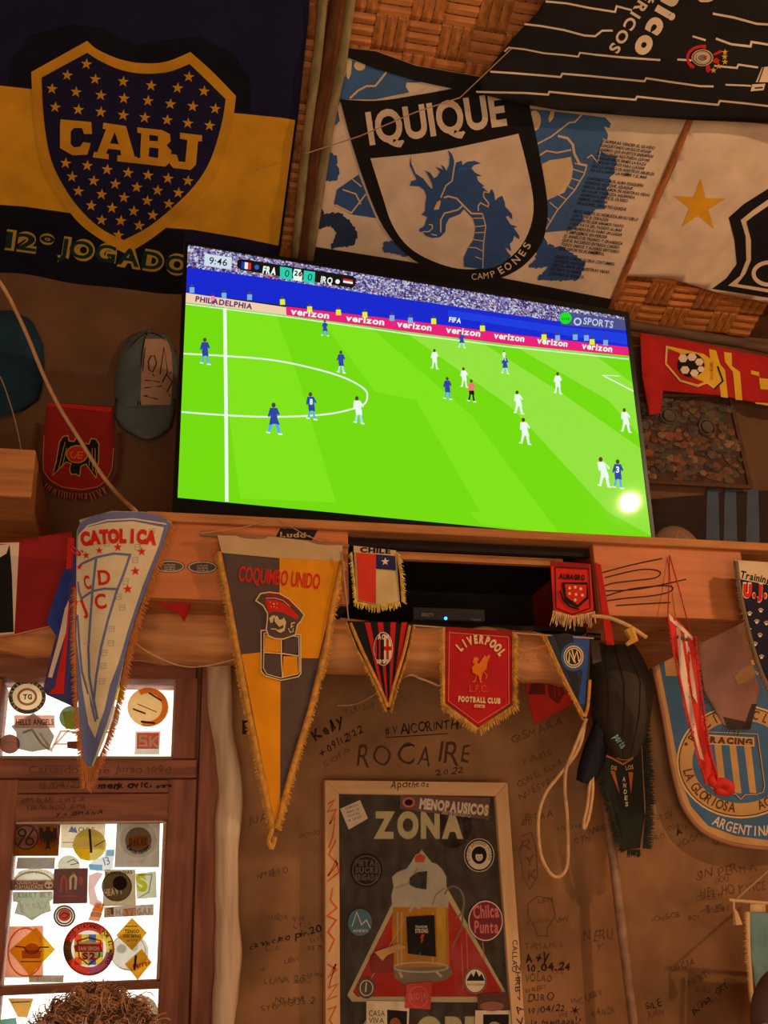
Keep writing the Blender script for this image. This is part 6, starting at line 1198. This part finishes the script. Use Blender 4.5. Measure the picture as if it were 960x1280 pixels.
def d_(s):
    s.ring(111, 1186, 31, 32.5, 2.4, F((190, 60, 44)), 1); s.ring(111, 1186, 27, 28, 10, F((200, 50, 36)), 2, a0=180, a1=400); s.ring(111, 1186, 27, 28, 10, F((226, 200, 60)), 2, a0=40, a1=100); s.ring(111, 1186, 27, 28, 10, F((90, 150, 60)), 2, a0=240, a1=290); s.ring(111, 1186, 27, 28, 10, F((150, 60, 90)), 2, a0=100, a1=180)
    C9 = [(222, 70, 40), (236, 170, 50), (206, 206, 70), (110, 160, 60), (60, 90, 170), (120, 70, 130), (236, 200, 60), (226, 110, 50), (200, 50, 40)]
    for i in range(4):
        for j in range(4): s.poly([(93+i*9, 1168+j*9.5), (102+i*9, 1168+j*9.5), (102+i*9, 1177.5+j*9.5), (93+i*9, 1177.5+j*9.5)], F(C9[(i*2+j*3) % 9]), 3)
    s.arc('TODOS JUNTOS VIAJANDO POR EL MUNDO', 111, 1186, 25.5, 26.5, -130, 130, 4.5, DK, 4, bold=.04); s.line([(97, 1176), (111, 1172), (126, 1176), (124, 1196), (111, 1206), (99, 1197)], 2, F((190, 50, 40)), 4, closed=True); s.poly([(100, 1179), (111, 1175), (123, 1179), (121, 1195), (111, 1202), (102, 1195)], WP, 5); s.poly([(92, 1182), (98, 1180), (125, 1180), (129, 1190), (94, 1190)], paint((206, 50, 44)), 6); s.txt('SAN SIMON', (98, 1188), (124, 1188), 5, WP, 7, bold=.03); s.txt('S2', (103, 1199), (119, 1199), 8, paint((180, 40, 40)), 6, bold=.06)
wst('large round rainbow sticker with a small shield, lower middle of the door glass', ell(111, 1186, 32, 34, 40), F((240, 226, 214)), d_)
def d_(s): s.ring(160, 1190, 22, 22, 1, GRF, 1); s.disc(152, 1186, 6, 6, F((190, 186, 170)), 1); s.disc(168, 1184, 5, 5, F((200, 196, 180)), 1)
wst('large pale round sticker behind the two orange diamonds', ell(162, 1190, 24, 24), F((214, 208, 190)), d_, off=.0006)
def d_(s): s.txt('TENGO', (156, 1166), (174, 1166), 4, DK, 1, bold=.03); s.txt('DOS JAVAS', (154, 1172), (176, 1172), 4, DK, 1, bold=.03); s.txt('SIEMPRE', (158, 1177), (172, 1177), 3, DK, 1); s.line([(156, 1158), (172, 1158)], 1, DK, 1)
wst('upper orange diamond sticker with dark lettering, lower right of the door glass', [(165, 1147), (184, 1166), (165, 1188), (145, 1169)], F((200, 130, 20)), d_, off=.0016)
def d_(s): s.line([(170, 1194), (168, 1212)], 3, DK, 1); s.txt('perros', (167, 1211), (188, 1206), 7, F((200, 50, 70)), 2, bold=.06)
wst('lower orange diamond sticker with a dog drawing, lower right of the door glass', [(177, 1186), (190, 1203), (172, 1225), (156, 1205)], F((222, 140, 20)), d_, off=.0016)
wst('orange paper sticker at the top left of the lowest door glass', [(10, 1248), (42, 1248), (34, 1272), (22, 1271)], F((222, 150, 60)), lambda s: s.line([(14, 1253), (38, 1252)], 1.2, DK, 1))
wst('teal scrap sticker at the left edge of the lowest door glass', [(-10, 1276), (20, 1272), (24, 1300), (-10, 1300)], F((90, 150, 130)))
wst('large round pale tan sticker at the right of the lowest door glass', ell(176, 1266, 22, 22), F((196, 160, 120)), lambda s: s.arc('VALPARAISO', 176, 1266, 18, 18, -80, 60, 4, GRF, 1))
# ================================================================== PEOPLE (seen from behind, only the tops show)
def person(label, head_px, Y, shirt, hair=None, beanie=None, hr=.098, scale=1.0):
    """head_px: picture point of the skull top; the body is one skinned surface standing on the floor"""
    top = at(head_px[0], head_px[1], Y); H = top.z; x0, y0 = top.x, top.y; u = H/7.5
    r_ = root('person', label, 'person', Vector((x0, y0, 0)))
    J = [((0, 0, .53*H), .135), ((0, .005, .62*H), .125), ((0, .01, .74*H), .150), ((0, 0, .805*H), .105), ((0, 0, .845*H), .056), ((0, -.01, .90*H), .075), ((0, -.005, .945*H), .092), ((0, 0, .97*H), .070)]
    E_ = [(0, 1), (1, 2), (2, 3), (3, 4), (4, 5), (5, 6), (6, 7)]
    def chain(start, pts):
        prev = start
        for p, r in pts: J.append((p, r)); E_.append((prev, len(J)-1)); prev = len(J)-1
        return prev
    for s_ in (-1, 1):
        chain(0, [((s_*.09, 0, .50*H), .10), ((s_*.10, -.01, .28*H), .062), ((s_*.10, .02, .06*H), .042), ((s_*.11, -.05, .02*H), .036), ((s_*.12, -.13 if False else .12, .018*H), .030)])
        w = chain(2, [((s_*.175, 0, .79*H), .062), ((s_*.21, .0, .63*H), .046), ((s_*.22, .06, .49*H), .032), ((s_*.215, .08, .455*H), .030)])
        for f in range(4):
            J.append(((s_*(.200+.010*f), .085+.004*f, .43*H), .009)); E_.append((w, len(J)-1)); J.append(((s_*(.198+.010*f), .100, (.405+.004*abs(f-1.5))*H), .008)); E_.append((len(J)-2, len(J)-1))
        J.append(((s_*.190, .105, .44*H), .010)); E_.append((w, len(J)-1))
    me = bpy.data.meshes.new('body'); me.from_pydata([j[0] for j in J], E_, []); o = bpy.data.objects.new('body', me); COL.objects.link(o); o.parent = r_
    sk = o.modifiers.new('skin', 'SKIN'); sk.use_smooth_shade = True
    for i, j in enumerate(J): me.skin_vertices[0].data[i].radius = (j[1]*.93, j[1]*(.75 if i < 4 else .93)); me.skin_vertices[0].data[i].use_root = (i == 0)
    ss = o.modifiers.new('sub', 'SUBSURF'); ss.levels = 1; ss.render_levels = 2; me.materials.append(shirt)
    hc = Vector((x0, y0, .94*H)); skin = mat('skin', (196, 140, 110), rough=.6, var=.08, bump=0)
    mb = MB(); mb.grid(lambda u_, v_: hc+Vector((.074*math.sin(math.pi*v_)*math.cos(2*math.pi*u_), .092*math.sin(math.pi*v_)*math.sin(2*math.pi*u_), .055*H*1.2*math.cos(math.pi*v_)-.01)), 20, 14); mb.build('head', skin, r_, smooth=True)
    for s_ in (-1, 1):
        mb = MB(); mb.tube([hc+Vector((s_*.076, 0, .01)), hc+Vector((s_*.086, -.012, .012)), hc+Vector((s_*.078, -.004, -.03))], [.008, .012, .006], 8); mb.build('ear', skin, r_, smooth=True)
    mb = MB(); mb.tube([hc+Vector((0, .09, .0)), hc+Vector((0, .112, -.028)), hc+Vector((0, .095, -.036))], [.008, .013, .009], 8); mb.build('nose', skin, r_, smooth=True)
    if hair:
        rg = random.Random(5); mb = MB()
        mb.grid(lambda u_, v_: hc+Vector((.086*math.sin(math.pi*.62*v_)*math.cos(2*math.pi*u_), -.008+.098*math.sin(math.pi*.62*v_)*math.sin(2*math.pi*u_), .082*math.cos(math.pi*.62*v_))), 24, 12)
        mb.build('hair_cap', hair[0], r_, smooth=True)
        mb = MB()
        for k in range(430):
            a = rg.random()*2*math.pi; v = rg.random()**.7*.62*math.pi; n = Vector((math.sin(v)*math.cos(a), math.sin(v)*math.sin(a), math.cos(v)))
            p = hc+Vector((n.x*.086, -.008+n.y*.098, n.z*.082)); t = n.cross(Vector((rg.uniform(-1, 1), rg.uniform(-1, 1), rg.uniform(-1, 1)))).normalized(); b_ = n.cross(t)
            ln = rg.uniform(.018, .042); cr_ = rg.uniform(.005, .012); tn = rg.uniform(.7, 1.5); dr_ = (n*.45+t*.75).normalized(); N_ = 11; w0 = rg.random()*6
            for q_ in range(6):
                o_ = Vector([rg.uniform(-.0045, .0045) for _ in range(3)]); l2 = ln*rg.uniform(.8, 1.2); pts = []; ph = rg.uniform(-.25, .25)
                for i in range(N_):
                    f = i/(N_-1); w = tn*2*math.pi*f+w0+ph; pts.append(p+o_*(1+f)+dr_*l2*f+(b_*math.cos(w)+n*math.sin(w))*cr_*min(1, .3+f)+n*.004-Vector((0, 0, .010*f*f)))
                mb.m = rg.choice([0, 1, 1]); mb.tube(pts, [.0008]*8+[.0006, .0005, .0003], 3, cap=False)
        mb.build('curls', [hair[0], hair[1]], r_, kind='stuff')
    if beanie:
        mb = MB(); mb.grid(lambda u_, v_: hc+Vector((.092*math.sin(math.pi*.55*v_)**.8*math.cos(2*math.pi*u_), -.004+.108*math.sin(math.pi*.55*v_)**.8*math.sin(2*math.pi*u_), .098*math.cos(math.pi*.55*v_))), 28, 14); mb.build('beanie', beanie, r_, smooth=True)
    return r_
HR1 = mat('brown_hair', (112, 74, 54), rough=.5, var=.2, bump=0); HR2 = mat('light_brown_hair', (196, 146, 108), rough=.45, var=.2, bump=0)
person('person with tousled curly brown hair seen from behind before the door', (122, 1244), 1.80, cloth('olive_shirt', (90, 84, 66)), hair=(HR1, HR2))
person('person in a grey-mauve knitted cap at the lower right corner', (1006, 1206), 1.6, cloth('grey_sweater', (90, 80, 80)), beanie=cloth('mauve_grey_knit', (124, 98, 96)))
